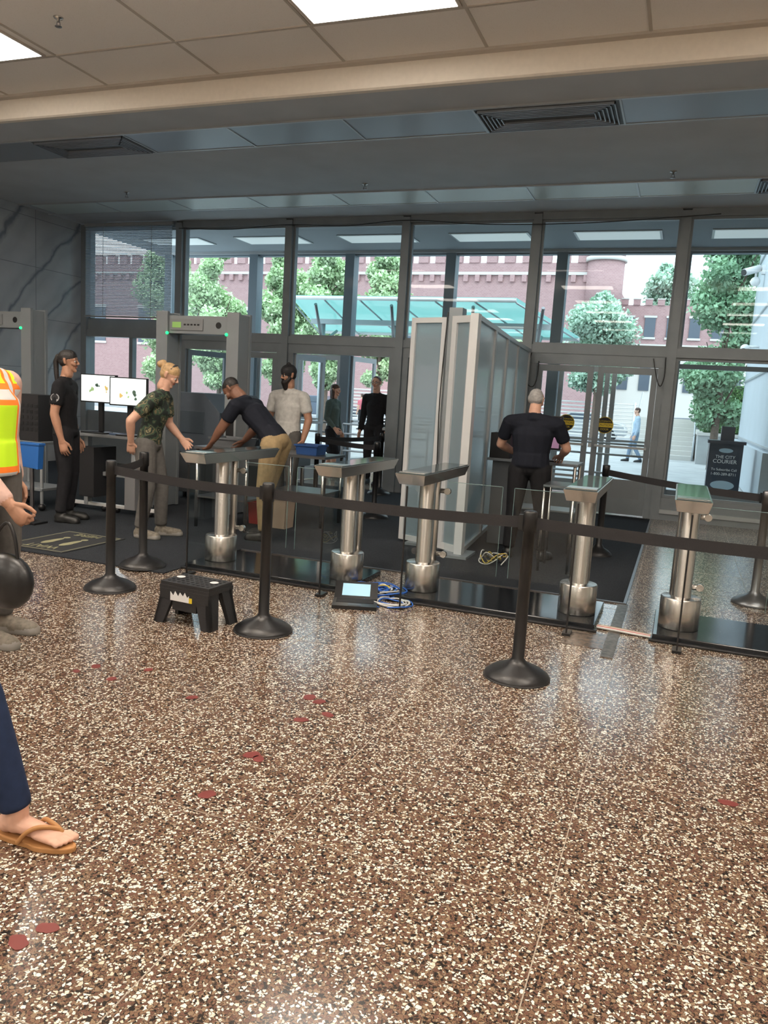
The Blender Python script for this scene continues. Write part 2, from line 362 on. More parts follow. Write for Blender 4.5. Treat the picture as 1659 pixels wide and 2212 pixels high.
def person(name,x,y,yaw,H,mats,J=None,sleeve='short',female=False,skirt=False,head=(0,0),roll=0,hair='short',hairextra=None,vox=.014,curl=.45,thumbs=None,beard=False,wide=1.0,foot='shoe',hem=.0,palms=None,bot_r=1.0,glasses=False,z=0.0):
    E=bpy.data.objects.new(name,None); C.objects.link(E); E.location=(x,y,z); E.rotation_euler=(0,0,math.radians(yaw)); E.empty_display_size=.3
    sw=(.094 if female else .108)*wide
    j=dict(pel=(0,0,.53),wai=(0,0,.61),che=(0,0,.72),nek=(0,-.008,.825),hed=(0,.015,.93),
      sR=(sw,-.005,.79),eR=(sw+.03,-.015,.63),wR=(sw+.032,.03,.485),hR=(.05,0,.515),kR=(.056,.015,.285),aR=(.06,-.012,.05),tR=(.075,.085,.018))
    for k in list(j):
        if k.endswith('R'): a=j[k]; j[k[:-1]+'L']=(-a[0],a[1],a[2])
    j.update(J or {})
    j={k:V(v)*H for k,v in j.items()}
    side=(j['sR']-j['sL']).normalized(); hs=(j['hR']-j['hL']).normalized()
    P=[]; a=P.append; lp=lambda p,q,t:p.lerp(q,t)
    tw=1.0 if not female else .93
    hipw=(.086 if not female else .09)*bot_r
    a(prim('bot',j['pel'],lp(j['pel'],j['wai'],.3),hipw*H,.080*H,hs,.74,.6))
    hb=lp(j['pel'],j['wai'],.15-hem)
    a(prim('top',hb,j['wai'],.089*H*tw*wide,.083*H*tw*wide,side,.76,.15))
    a(prim('top',j['wai'],j['che'],.083*H*tw*wide,.096*H*tw*wide,side,.70,.5))
    a(prim('top',j['che'],lp(j['che'],j['nek'],.75),.097*H*tw*wide,.055*H*tw,side,.66,.5))
    for s in 'RL':
        S,Eb,W_=j['s'+s],j['e'+s],j['w'+s]
        a(prim('top',lp(j['che'],j['nek'],.35),lp(S,j['che'],.08),.062*H*tw,.044*H,side,.8))
        a(prim('top',lp(j['nek'],j['che'],.12),S,.036*H,.036*H,side,1))
        if sleeve=='short':
            a(prim('top',S,lp(S,Eb,.66),.041*H*tw,.039*H*tw,cap=.25)); a(prim('arm',lp(S,Eb,.5),Eb,.030*H*tw,.0265*H*tw))
            a(prim('arm',Eb,lp(Eb,W_,.3),.0265*H*tw,.027*H*tw)); a(prim('arm',lp(Eb,W_,.3),W_,.027*H*tw,.0175*H*tw))
        else:
            lab='slv' if 'slv' in mats else 'top'
            a(prim(lab,S,Eb,.041*H*tw,.033*H*tw)); a(prim(lab,Eb,lp(Eb,W_,.93),.033*H*tw,.024*H*tw,cap=.4)); a(prim('arm',lp(Eb,W_,.8),W_,.019*H,.0175*H))
        h_,k_,a_,t_=j['h'+s],j['k'+s],j['a'+s],j['t'+s]
        if skirt:
            lg='leg'; a(prim(lg,k_,lp(k_,a_,.35),.033*H,.034*H)); a(prim(lg,lp(k_,a_,.35),a_,.034*H,.02*H))
            a(prim('bot',h_,lp(h_,k_,1.15),.062*H,.066*H,cap=.2))
        else:
            a(prim('bot',h_,lp(h_,k_,.45),.058*H*bot_r,.051*H*bot_r)); a(prim('bot',lp(h_,k_,.45),k_,.051*H*bot_r,.040*H*bot_r))
            a(prim('bot',k_,lp(k_,a_,.4),.039*H*bot_r,.037*H*bot_r)); a(prim('bot',lp(k_,a_,.4),lp(k_,a_,.93),.037*H*bot_r,.032*H*bot_r,cap=.3))
        if foot=='shoe':
            hl=a_+(a_-t_).normalized()*.012*H; hl.z=min(a_.z,.03*H) if a_.z<.08*H else a_.z-.02*H
            a(prim('sho',a_,hl,.024*H,.026*H)); tz=t_
            a(prim('sho',hl,lp(hl,tz,.55),.025*H,.026*H,(0,0,1),1.0)); a(prim('sho',lp(hl,tz,.5),tz,.026*H,.022*H,(0,0,1),1.15))
            a(prim('sol',hl+V((0,0,-.018*H)),tz+V((0,0,-.008*H)),.024*H,.026*H,(0,0,1),1.1))
    if skirt:
        kc=(j['kR']+j['kL'])/2; a(prim('bot',j['pel'],lp(j['pel'],kc,1.05),.088*H,.098*H,hs,.8,.15))
    hd=j['hed']; nk=j['nek']
    a(prim('skn',lp(nk,j['che'],.1),lp(nk,hd,.72),.034*H*(.9 if female else 1),.032*H*(.9 if female else 1)))
    a(prim('top',lp(nk,j['che'],.18),lp(nk,hd,.10),.052*H*tw,.040*H*tw,side,.95,.3))
    mats=dict(mats); sk=mats['skin']; mats.setdefault('arm',sk); mats.setdefault('skn',sk); mats.setdefault('leg',sk); mats.setdefault('sol',mats['sho'])
    blob('body',P,mats,vox,E,3,zmin=0.0)
    for s,sg in (('R',1),('L',-1)):
        w=j['w'+s]; d=(w-j['e'+s]).normalized(); th=(thumbs or {}).get(s,(0,1,.05)); nh=(palms or {}).get(s,(-sg,0,0))
        cu=curl[s] if isinstance(curl,dict) else curl
        blob('hand_'+s.lower(),hand(w,d,th,nh,H,cu),{'skin':mats['arm'] if sleeve=='short' else sk},max(.0042,vox*.3),E,1)
    h=.128*H
    R=Matrix.Rotation(math.radians(head[0]),3,'Z')@Matrix.Rotation(math.radians(head[1]),3,'X')@Matrix.Rotation(math.radians(roll),3,'Y')
    def hp(lab,p0,p1,r0,r1=None,side=(1,0,0),flat=1.0,cap=1.0):
        return prim(lab,hd+R@(V(p0)*h),hd+R@(V(p1)*h),r0*h,(r0 if r1 is None else r1)*h,R@V(side),flat,cap)
    Q=[hp('skin',(0,-.10,.12),(0,.04,.13),.34,.33,(0,0,1),.90),hp('skin',(0,.08,.05),(0,.15,-.26),.275,.17,(1,0,0),.95),
       hp('skin',(0,.02,-.12),(0,.2,-.33),.24,.13,(1,0,0),.85),hp('skin',(0,.27,-.40),(0,.27,-.40),.085),
       hp('skin',(0,.375,.04),(0,.44,-.09),.03,.05),hp('skin',(-.04,.40,-.11),(.04,.40,-.11),.035),
       hp('skin',(-.15,.305,.10),(.15,.305,.10),.055),hp('skin',(-.17,.24,-.08),(-.13,.29,-.12),.09),hp('skin',(.17,.24,-.08),(.13,.29,-.12),.09),
       hp('lip',(-.07,.345,-.215),(.07,.345,-.215),.027),hp('lip',(-.055,.34,-.255),(.055,.34,-.255),.03),
       hp('skin',(.315,-.05,-.09),(.345,-.08,.07),.06,.07,(0,1,0),.5),hp('skin',(-.315,-.05,-.09),(-.345,-.08,.07),.06,.07,(0,1,0),.5),
       hp('skin',(0,-.08,-.25),(0,-.05,-.55),.22,.25)]
    if hair in('short','fringe','long','bun','beanie','pony'):
        if hair=='fringe':
            Q+=[hp('hair',(-.07,-.16,.04),(.07,-.16,.04),.275,.275,(0,0,1),.95),hp('hair',(0,-.16,.16),(0,-.1,.2),.325,.31,(0,0,1),.93)]
        else:
            Q+=[hp('hair',(0,-.12,.17),(0,.03,.19),.355,.335,(0,0,1),.93),hp('hair',(-.05,-.18,-.02),(.05,-.18,-.02),.25)]
            Q+=[hp('hair',(-.10,.20,.36),(.10,.20,.36),.09)]
    if hair=='buzz': Q+=[hp('hair',(0,-.12,.15),(0,.02,.16),.346,.326,(0,0,1),.92)]
    if hair=='long': Q+=[hp('hair',(-.24,-.12,.0),(-.27,-.08,-.65),.15,.11),hp('hair',(.24,-.12,.0),(.27,-.08,-.65),.15,.11),hp('hair',(-.1,-.28,-.1),(-.08,-.3,-.75),.2,.14),hp('hair',(.1,-.28,-.1),(.08,-.3,-.75),.2,.14)]
    if hair=='bun': Q+=[hp('hair',(0,-.5,.30),(0,-.58,.22),.17,.16),hp('band',(-.25,.0,.30),(-.12,.05,.50),.05),hp('band',(.25,.0,.30),(.12,.05,.50),.05),hp('band',(-.12,.05,.49),(.12,.05,.49),.05)]
    if hair=='pony': Q+=[hp('hair',(0,-.46,.18),(0,-.58,-.05),.14,.12),hp('hair',(0,-.58,-.05),(0,-.55,-.6),.12,.11),hp('hair',(0,-.55,-.6),(0,-.5,-1.25),.11,.06)]
    if hair=='beanie': Q+=[hp('hat',(0,-.10,.19),(0,.03,.20),.395,.38,(0,0,1),.93),hp('hat',(0,-.08,.4),(0,-.06,.56),.28,.13)]
    if beard:
        Q+=[hp('hair',(-.22,.08,-.16),(-.12,.24,-.34),.12,.13),hp('hair',(.22,.08,-.16),(.12,.24,-.34),.12,.13),hp('hair',(0,.26,-.36),(0,.24,-.66),.2,.13),hp('hair',(-.1,.36,-.175),(.1,.36,-.175),.035)]
    if hairextra: Q+=[hp(*q) for q in hairextra]
    mats.setdefault('lip',mat('lip_'+sk.name,tuple(c*f for c,f in zip(sk['c'],(.75,.5,.5))),.5)); mats.setdefault('hat',BLKM); mats.setdefault('band',BLKM)
    blob('head',Q,mats,max(.0055,vox*.45),E,2)
    eb=B('eyes',parent=E)
    for sx in (-1,1):
        c=hd+R@(V((sx*.125,.318,.005))*h); eb.ball(c,.048*h,mat('eye_white',(.6,.58,.55),.3))
        c=hd+R@(V((sx*.125,.350,.002))*h); eb.ball(c,.026*h,mat('eye_iris',(.03,.02,.015),.2))
        eb.cyl(hd+R@(V((sx*.07,.362,.125))*h),hd+R@(V((sx*.19,.325,.12))*h),.016*h,.010*h,mats['brow'] if 'brow' in mats else mats['hair'],8)
        if glasses:
            cc=hd+R@(V((sx*.13,.40,.0))*h); pts=[cc+R@(V((math.cos(t)*.1,0,math.sin(t)*.075))*h) for t in [k*math.pi/6 for k in range(13)]]
            eb.tube(pts,.010*h,BLK,6,False); eb.cyl(hd+R@(V((sx*.23,.38,.02))*h),hd+R@(V((sx*.34,-.02,.03))*h),.009*h,None,BLK,6)
    if glasses: eb.cyl(hd+R@(V((-.04,.41,.01))*h),hd+R@(V((.04,.41,.01))*h),.009*h,None,BLK,6)
    eb.done()
    return E
def skin(n,c):
    m=mat('skin_'+n,c,.55,var=.06,vscale=30); m['c']=c; return m
SKL=skin('light',(.62,.36,.26)); SKM=skin('tan',(.42,.22,.14)); SKB=skin('brown',(.20,.095,.06))
def cl(n,c,**k): return mat('cloth_'+n,c,.85,var=.12,vscale=25,bump=.15,spec=.2,**k)
# ================================================================= ROOM
XL,XR=-11.25,6.3
b=B('floor'); b.poly([(XL-.2,-6,0),(XR,-6,0),(XR,15.4,0),(XL-.2,15.4,0)],TERR); b.done()
b=B('trim_1')
JM=mat('floor_joint',(.34,.29,.23),.4)
for i in range(-11,7):
    X=-.24+.97*i
    if X>XL: b.box(X-.0018,X+.0018,-6,12.5,0,.0010,JM)
for k in range(-8,11):
    Yk=2.38+1.03*k; b.box(XL,XR,Yk-.0015,Yk+.0015,0,.0010,JM)
b.done()
CZ=.011
b=B('carpet'); b.prism([(-11.2,5.45,0.001),(-3.98,5.45,0.001),(-3.98,6.72,0.001),(-.3,6.72,0.001),(-.3,12.4,0.001),(-11.2,12.4,0.001)],(0,0,.010),CARP)
b.box(-.30,-.275,6.72,12.4,0,.013,STEELD); b.box(-3.98,-.275,6.70,6.72,0,.013,STEELD); b.done()
b=B('wall_left')
b.box(XL-.2,XL,-6,12.75,0,4.8,MARB)
GM=mat('marble_joint',(.14,.16,.17),.5)
for yy in (11.45,10.2,8.95,7.7,6.4,5.1,3.8): b.box(XL-.01,XL+.002,yy-.004,yy+.004,0,4.8,GM)
for zz in (.85,1.75,2.65,3.55,4.4): b.box(XL-.01,XL+.002,-6,12.6,zz-.004,zz+.004,GM)
b.done()
WALLC=mat('warm_wall',(.74,.70,.64),.8,var=.04)
b=B('wall_right'); b.box(XR,XR+.2,-6,15.5,0,4.8,WALLC); b.done()
b=B('wall_back'); b.box(XL-.2,XR+.2,-6.2,-6,0,4.8,WALLC); b.done()
b=B('ceiling')
b.box(XL-.2,XR+.2,-6.2,7.5,4.8,4.9,TILE)
for i in range(-8,7):
    X=-.6-1.42*i
    if XL<X<XR: b.box(X-.014,X+.014,-6,7.5,4.792,4.8,TBAR)
for Yk in (6.67,5.25,3.83,2.41,.99,-.43,-1.85,-3.27,-4.7): b.box(XL,XR,Yk-.014,Yk+.014,4.791,4.8,TBAR)
b.box(XL,XR,7.42,7.5,4.775,4.8,TBAR)
b.done()
b=B('ceiling')
b.box(XL-.2,XR+.2,7.58,12.72,4.55,4.9,SOF)
b.done()
b=B('trim_2'); b.prism([(XL,7.5,4.565),(XL,7.5,4.9),(XL,7.58,4.9),(XL,7.58,4.55),(XL,7.52,4.55)],(XR-XL,0,0),CREAM); b.done()
def strip(name,y0,y1,m,x0,nx,diff,fr):
    b=B(name)
    b.box(XL,XR,y0-.03,y0,4.532,4.56,fr); b.box(XL,XR,y1,y1+.03,4.532,4.56,fr)
    for i in range(nx):
        a=x0+1.45*i; c=a+1.45
        if a<XL+.01: a=XL
        if c>XR: c=XR
        b.box(a,a+.02,y0,y1,4.53,4.56,fr)
        if i in diff:
            b.box(a+.02,c,y0,y1,4.535,4.55,LOUV)
            for k in range(6):
                d=.035+k*.042
                b.box(a+d,c-d,y0+d,y0+d+.012,4.512,4.536,PAN1); b.box(a+d,c-d,y1-d-.012,y1-d,4.512,4.536,PAN1)
                b.box(a+d,a+d+.012,y0+d,y1-d,4.512,4.536,PAN1); b.box(c-d-.012,c-d,y0+d,y1-d,4.512,4.536,PAN1)
        else: b.box(a+.02,c,y0,y1,4.538,4.55,m)
    b.done()
strip('ceiling_vent_strip',8.18,8.85,PAN1,-11.04,12,(2,6,10),ALUL)
strip('ceiling_vent_strip',11.08,11.75,PAN2,-11.04,12,(8,),ALUL)
def sprinkler(x,y,z):
    b=B('fire_sprinkler'); b.lathe((x,y,z),[(0,0),(.045,0),(.04,-.01),(.015,-.014),(.012,-.04),(0,-.04)],STEEL,16)
    b.cyl((x-.014,y,z-.035),(x-.02,y,z-.07),.004,None,STEELD,6); b.cyl((x+.014,y,z-.035),(x+.02,y,z-.07),.004,None,STEELD,6)
    b.lathe((x,y,z-.075),[(0,0),(.032,0),(.032,-.004),(0,-.004)],STEELD,12); b.done()
for q in ((-8.57,10.6,4.55),(-4.53,10.67,4.55),(-.43,10.67,4.55)): sprinkler(*q)
sprinkler(-5.63,6.01,4.8)
PANEL=mat('light_panel',(.9,.9,.9),.5,emit=(1,.96,.90),es=4.0)
for yy,pw in ((6.30,16),(3.45,66),(.6,60),(-2.3,60),(-4.6,60)):
    for xx in (-7.06,-2.72,1.6):
        b=B('ceiling_light'); b.box(xx-.68,xx+.68,yy-.34,yy+.34,4.783,4.80,TBAR); b.box(xx-.65,xx+.65,yy-.31,yy+.31,4.780,4.784,PANEL); b.done()
        l=bpy.data.lights.new('ceiling_lamp','AREA'); l.shape='RECTANGLE'; l.size=1.3; l.size_y=.62; l.energy=pw; l.color=(1,.90,.78)
        o=bpy.data.objects.new('ceiling_lamp',l); C.objects.link(o); o.location=(xx,yy,4.77)
# added out-of-view troughs with upward fill lights, only to brighten the ceiling
for xx in (-7.5,-3.3,.9):
    b=B('added_uplight_trough')
    b.box(xx-1.5,xx+1.5,3.52,3.53,4.02,4.10,WHT); b.box(xx-1.5,xx+1.5,3.67,3.68,4.02,4.10,WHT); b.box(xx-1.5,xx+1.5,3.52,3.68,4.01,4.02,WHT)
    for q in (-1.3,1.3): b.cyl((xx+q,3.6,4.02),(xx+q,3.6,4.8),.004,None,STEELD,6)
    b.done()
    l=bpy.data.lights.new('added_ceiling_fill','AREA'); l.shape='RECTANGLE'; l.size=2.8; l.size_y=.12; l.energy=210; l.color=(1,.89,.78)
    o=bpy.data.objects.new('added_ceiling_fill',l); C.objects.link(o); o.location=(xx,3.6,4.05); o.rotation_euler=(math.pi,0,0)
# ---------------- window walls
BX=[-11.12,-8.95,-6.7,-4.55,-2.4,-.25,1.9,4.05,6.25]
def glassp(b,x0,x1,y,z0,z1,m=None): b.poly([(x0,y,z0),(x1,y,z0),(x1,y,z1),(x0,y,z1)],m or GL)
def frame(b,x0,x1,y0,y1,z0,z1,w,m):
    b.box(x0,x0+w,y0,y1,z0,z1,m); b.box(x1-w,x1,y0,y1,z0,z1,m); b.box(x0+w,x1-w,y0,y1,z1-w,z1,m); b.box(x0+w,x1-w,y0,y1,z0,z0+w,m)
def doorleaf(name,x0,x1,y,z1,m,ang=0,hinge='L',kick=.0,bars=(1.05,),sticker=0):
    w=x1-x0; hx=x0 if hinge=='L' else x1
    M=Matrix.Translation((hx,y,0))@Matrix.Rotation(math.radians(ang),4,'Z')
    s=1 if hinge=='L' else -1
    b=B(name,M=M)
    def bx(a,c,y0,y1,z0,zz,mm):
        a,c=(a,c) if s==1 else (-c,-a); b.box(a,c,y0,y1,z0,zz,mm)
    bx(0,.085,-.025,.025,.015,z1,m); bx(w-.085,w,-.025,.025,.015,z1,m); bx(.085,w-.085,-.025,.025,z1-.1,z1,m); bx(.085,w-.085,-.025,.025,.015,.26,m)
    if kick: bx(.085,w-.085,-.012,.012,.26,kick,GREYM)
    a,c=(.085,w-.085) if s==1 else (-(w-.085),-.085)
    b.poly([(a,0,.26),(c,0,.26),(c,0,z1-.1),(a,0,z1-.1)],GL)
    for zb in bars:
        bx(.05,w-.05,-.075,-.05,zb-.018,zb+.018,ALUL); bx(.06,.085,-.05,-.02,zb-.02,zb+.02,ALUL); bx(w-.085,w-.06,-.05,-.02,zb-.02,zb+.02,ALUL)
    o=b.done()
    if sticker:
        cx=(w*sticker)*s; zc=1.37
        q=B('caution_sticker',M=M)
        q.cyl((cx,-.004,zc),(cx,-.001,zc),.13,None,YEL,32); q.cyl((cx,-.006,zc),(cx,-.003,zc),.12,None,BLKM,32)
        q.box(cx-.115,cx+.115,-.009,-.005,zc-.033,zc+.033,YEL)
        so=q.done(); so.parent=o; so.matrix_parent_inverse=o.matrix_world.inverted()
        R=(math.pi/2,0,math.radians(ang))
        for tx,z,sz,mm in (('AUTOMATIC',zc+.058,.034,YEL),('CAUTION',zc,.048,TXTB),('DOOR',zc-.065,.042,YEL)):
            pz=M@V((cx,-.011,z)); text(tx,pz,R,sz,mm,o)
    return o
Y1=12.6
MW=.065
for i in range(8):
    x0,x1=BX[i],BX[i+1]
    b=B('window_%d'%(i+1))
    b.box(x0-MW,x0+MW,Y1-.08,Y1+.17,0,4.52,ALU)
    if i==7: b.box(x1-MW,x1+MW,Y1-.08,Y1+.17,0,4.52,ALU)
    a,c=x0+MW,x1-MW
    b.box(a,c,Y1-.05,Y1+.12,4.44,4.55,ALU)
    b.box(a,c,Y1-.06,Y1+.14,2.43,2.56,ALU)
    frame(b,a,c,Y1,Y1+.06,2.56,4.44,.035,ALU)
    glassp(b,a,c,Y1+.03,2.56,4.44)
    if i in (5,6,7):
        b.box(a,c,Y1-.06,Y1+.14,0,.10,ALU); b.box(a,c,Y1-.10,Y1+.14,.10,.16,ALUL); b.box(a,c,Y1-.04,Y1+.1,.16,.34,ALU)
        frame(b,a,c,Y1,Y1+.06,.34,2.43,.04,ALU); glassp(b,a,c,Y1+.03,.34,2.43)
    if i==0:
        b.box(a,c,Y1-.02,Y1+.1,2.56,2.78,ALU)
        b.box(a,c,Y1-.02,Y1+.1,0,1.0,ALU); m_=(a+c)/2; b.box(m_-.04,m_+.04,Y1-.02,Y1+.1,1,2.43,ALU); glassp(b,a,c,Y1+.03,1,2.43)
    if i in (1,2,3,4):
        b.box(a,a+.10,Y1-.03,Y1+.10,0,2.43,ALU); b.box(c-.10,c,Y1-.03,Y1+.10,0,2.43,ALU); b.box(a,c,Y1-.04,Y1+.11,2.27,2.43,ALU)
    b.done()
b=B('window_blind'); BLM=mat('blind_slat',(.42,.52,.62),.6); BLD=mat('blind_rail',(.3,.33,.36),.5)
for k in range(60):
    z=2.83+k*.0275; b.poly([(-11.02,Y1-.150,z),(-9.05,Y1-.150,z),(-9.05,Y1-.130,z+.0245),(-11.02,Y1-.130,z+.0245)],BLM)
b.box(-11.03,-9.04,Y1-.16,Y1-.11,4.47,4.52,BLD); b.box(-11.03,-9.04,Y1-.155,Y1-.12,2.79,2.82,BLD)
for xx in (-10.6,-9.5): b.box(xx,xx+.01,Y1-.152,Y1-.15,2.8,4.5,BLD)
b.done()
k=1
doorleaf('door_%d'%k,-8.78,-7.86,Y1+.03,2.26,ALU,70,'L'); k+=1
doorleaf('door_%d'%k,-7.80,-6.88,Y1+.03,2.26,ALU,0,'R'); k+=1
doorleaf('door_%d'%k,-6.53,-5.66,Y1+.03,2.26,ALUL,78,'L'); k+=1
doorleaf('door_%d'%k,-5.60,-4.72,Y1+.03,2.26,ALU,-72,'R'); k+=1
doorleaf('door_%d'%k,-4.38,-3.50,Y1+.03,2.26,ALU,0,'L'); k+=1
doorleaf('door_%d'%k,-3.45,-2.57,Y1+.03,2.26,ALU,0,'R'); k+=1
doorleaf('door_%d'%k,-2.23,-1.36,Y1+.03,2.26,ALU,0,'L',kick=0,bars=(1.05,.55),sticker=.60); k+=1
doorleaf('door_%d'%k,-1.29,-.42,Y1+.03,2.26,ALU,0,'R',kick=.55,bars=(1.05,),sticker=.80); k+=1
Y2=15.3
b=B('ceiling'); b.box(XL-.2,XR+.2,12.78,15.5,4.5,4.8,mat('vestibule_ceiling',(.28,.32,.35),.7)); b.done()
VP=mat('vestibule_light_panel',(.8,.85,.85),.5,emit=(.80,.97,1),es=.30)
for i in range(8):
    cx=(BX[i]+BX[i+1])/2; b=B('ceiling_light'); b.box(cx-.70,cx+.70,13.68,14.36,4.485,4.5,ALUL); b.box(cx-.66,cx+.66,13.72,14.32,4.48,4.486,VP); b.done()
OUTW=mat('outer_frame',(.20,.245,.28),.5,.2)
for i in range(8):
    x0,x1=BX[i],BX[i+1]
    b=B('window_%d'%(i+9)); b.box(x0-.10,x0+.10,Y2-.1,Y2+.15,0,4.5,OUTW)
    if i==7: b.box(x1-.1,x1+.1,Y2-.1,Y2+.15,0,4.5,OUTW)
    b.box(x0+.1,x1-.1,Y2-.06,Y2+.1,4.42,4.5,OUTW); b.box(x0+.1,x1-.1,Y2-.03,Y2+.08,2.42,2.50,OUTW)
    glassp(b,x0+.1,x1-.1,Y2+.02,2.5,4.42)
    if i not in (1,2,4):
        b.box(x0+.1,x1-.1,Y2-.05,Y2+.1,0,.22,OUTW); glassp(b,x0+.1,x1-.1,Y2+.02,.22,2.42)
    if i in (1,2,4):
        for zz in (.45,.8,1.0): b.cyl((x0+.15,Y2-.35,zz),(x1-.15,Y2-.35,zz),.02,None,ALUL,10)
        for xx in (x0+.15,x1-.15): b.cyl((xx,Y2-.35,0),(xx,Y2-.35,1.0),.022,None,ALUL,10)
    b.done()
for i in (1,2,4):
    a,c=BX[i]+.12,BX[i+1]-.12; m_=(a+c)/2
    doorleaf('door_%d'%k,a,m_-.02,Y2+.02,2.40,ALUL,0 if i!=2 else 80,'L'); k+=1
    doorleaf('door_%d'%k,m_+.02,c,Y2+.02,2.40,ALUL,0 if i!=2 else -80,'R'); k+=1
b=B('trim_3'); b.box(XL-.2,XR+.2,15.15,15.55,4.45,5.1,mat('exterior_fascia',(.4,.42,.43),.7)); b.done()
b=B('hanging_cable')
for q in ([(-2.32,12.5,2.42),(-2.36,12.47,2.2),(-2.34,12.46,1.95),(-2.25,12.47,1.9),(-2.2,12.49,2.05),(-2.2,12.52,2.3)],[(-.50,12.5,2.4),(-.42,12.46,2.1),(-.36,12.45,2.0),(-.32,12.47,2.15),(-.33,12.5,2.42)],
          [(-8.9,12.45,4.40),(-7.8,12.43,4.36),(-6.7,12.45,4.42),(-5.6,12.44,4.38),(-4.5,12.45,4.45),(-3.2,12.44,4.36),(-1.6,12.43,4.35),(0.2,12.45,4.44)]):
    b.tube(q,.008,BLK,6)
b.done()
# ================================================================= OUTSIDE
ASPH=mat('asphalt',(.24,.25,.26),.9,var=.1,vscale=2)
b=B('ground'); b.poly([(-90,15.4,-.02),(50,15.4,-.02),(50,160,-.02),(-90,160,-.02)],CONC); b.done()
b=B('street'); b.box(-90,50,40,50,-.02,.0,ASPH); b.done()
def leafmesh(obj_me_name,P,U,W,mi,ms,extra):
    n=len(P); vs=np.stack([P-U,P-W,P+U,P+W],1).reshape(-1,3)
    bm=extra.bm; me0=bpy.data.meshes.new('x'); bmesh.ops.recalc_face_normals(bm,faces=bm.faces); bm.to_mesh(me0); bm.free()
    nv0=len(me0.vertices); co=np.empty(nv0*3); me0.vertices.foreach_get('co',co)
    faces=[tuple(p.vertices) for p in me0.polygons]; nf0=len(faces)
    base=nv0+np.arange(n)*4
    faces+= [(int(q),int(q)+1,int(q)+2,int(q)+3) for q in base]
    me=bpy.data.meshes.new(obj_me_name); me.from_pydata(np.concatenate([co.reshape(-1,3),vs]).tolist(),[],faces)
    mats=list(extra.m)+ms
    for m in mats: me.materials.append(m)
    idx=np.concatenate([np.zeros(nf0,dtype=np.int32),mi.astype(np.int32)+len(extra.m)]); me.polygons.foreach_set('material_index',idx); me.update()
    o=bpy.data.objects.new(obj_me_name,me); C.objects.link(o); bpy.data.meshes.remove(me0); return o
def rnd_uw(rs,n,leaf):
    u=rs.normal(size=(n,3)); u/=np.linalg.norm(u,axis=1)[:,None]; r=rs.normal(size=(n,3)); w=np.cross(u,r); w/=np.linalg.norm(w,axis=1)[:,None]
    s=(leaf*(.6+.8*rs.rand(n)))[:,None]; return u*s,w*s*.6
def tree(name,x,y,z0,z1,r,th,n,col,leaf=.08,nc=40):
    rs=np.random.RandomState(int(abs(x*13+y*7)))
    b=B(name); TR=mat('tree_bark',(.12,.09,.07),.9,var=.2)
    b.cyl((x,y,-.02),(x,y,z0+(z1-z0)*.6),th,th*.4,TR,10)
    for k in range(7):
        a=k*2.4; zz=z0+(z1-z0)*(.05+.08*k); b.cyl((x,y,zz-.2),(x+math.cos(a)*r*.6,y+math.sin(a)*r*.6,zz+(z1-z0)*.18),th*.35,th*.1,TR,6)
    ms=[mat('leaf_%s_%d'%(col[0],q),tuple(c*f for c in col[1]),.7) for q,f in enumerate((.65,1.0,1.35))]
    cl_=[]
    for k in range(nc):
        t=rs.rand(); prof=(math.sin(math.pi*(.12+.82*t))**.7)
        a=rs.rand()*6.28; rr=r*prof*math.sqrt(rs.rand())*.8
        cl_.append((x+rr*math.cos(a),y+rr*math.sin(a),z0+(z1-z0)*t,max(.3,r*prof*.36+.12)))
    cl_=np.array(cl_); c=cl_[rs.randint(len(cl_),size=n)]
    d=rs.normal(size=(n,3)); d/=np.linalg.norm(d,axis=1)[:,None]; rad=c[:,3]*(.3+.8*rs.rand(n))
    P=c[:,:3]+d*rad[:,None]; U,W=rnd_uw(rs,n,leaf)
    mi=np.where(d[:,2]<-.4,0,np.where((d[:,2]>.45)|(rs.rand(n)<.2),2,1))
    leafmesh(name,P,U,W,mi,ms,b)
GR=('lime',(.42,.56,.33)); GR2=('green',(.28,.45,.28)); GR3=('grey_green',(.37,.52,.41))
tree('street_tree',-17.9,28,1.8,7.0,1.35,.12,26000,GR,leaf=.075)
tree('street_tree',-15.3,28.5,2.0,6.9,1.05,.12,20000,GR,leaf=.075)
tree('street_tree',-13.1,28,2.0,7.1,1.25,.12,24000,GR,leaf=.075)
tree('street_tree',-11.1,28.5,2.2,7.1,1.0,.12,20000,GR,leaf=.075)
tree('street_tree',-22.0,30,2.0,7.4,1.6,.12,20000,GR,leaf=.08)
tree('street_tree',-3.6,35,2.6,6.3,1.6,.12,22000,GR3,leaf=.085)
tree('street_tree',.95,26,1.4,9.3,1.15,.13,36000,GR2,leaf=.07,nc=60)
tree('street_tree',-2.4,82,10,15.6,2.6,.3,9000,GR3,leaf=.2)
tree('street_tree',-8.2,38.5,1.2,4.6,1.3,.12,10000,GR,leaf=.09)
WIN=mat('dark_window',(.07,.09,.12),.2); STONE=mat('pale_stone',(.55,.53,.50),.8)
b=B('brick_armory_building')
b.box(-60,-6.3,60,80,0,12.1,BRICK)
for k_ in range(40):
    X=-60+k_*1.36
    if X<-7: b.box(X,X+.8,59.9,60.4,12.1,12.8,BRICK); b.box(X-.05,X+.85,59.85,60.45,12.8,12.92,STONE)
b.box(-60,-6.3,59.8,60.1,11.2,11.4,STONE)
for k_ in range(60):
    X=-60+k_*.9
    if X<-7: b.box(X,X+.35,59.75,60.0,10.7,11.2,BRICK)
for X in range(-57,-9,5):
    b.box(X,X+1.3,59.93,60,5.2,8.2,WIN); b.box(X-.1,X+1.4,59.9,59.99,8.2,8.5,STONE); b.box(X-.1,X+1.4,59.9,59.99,5.0,5.2,STONE)
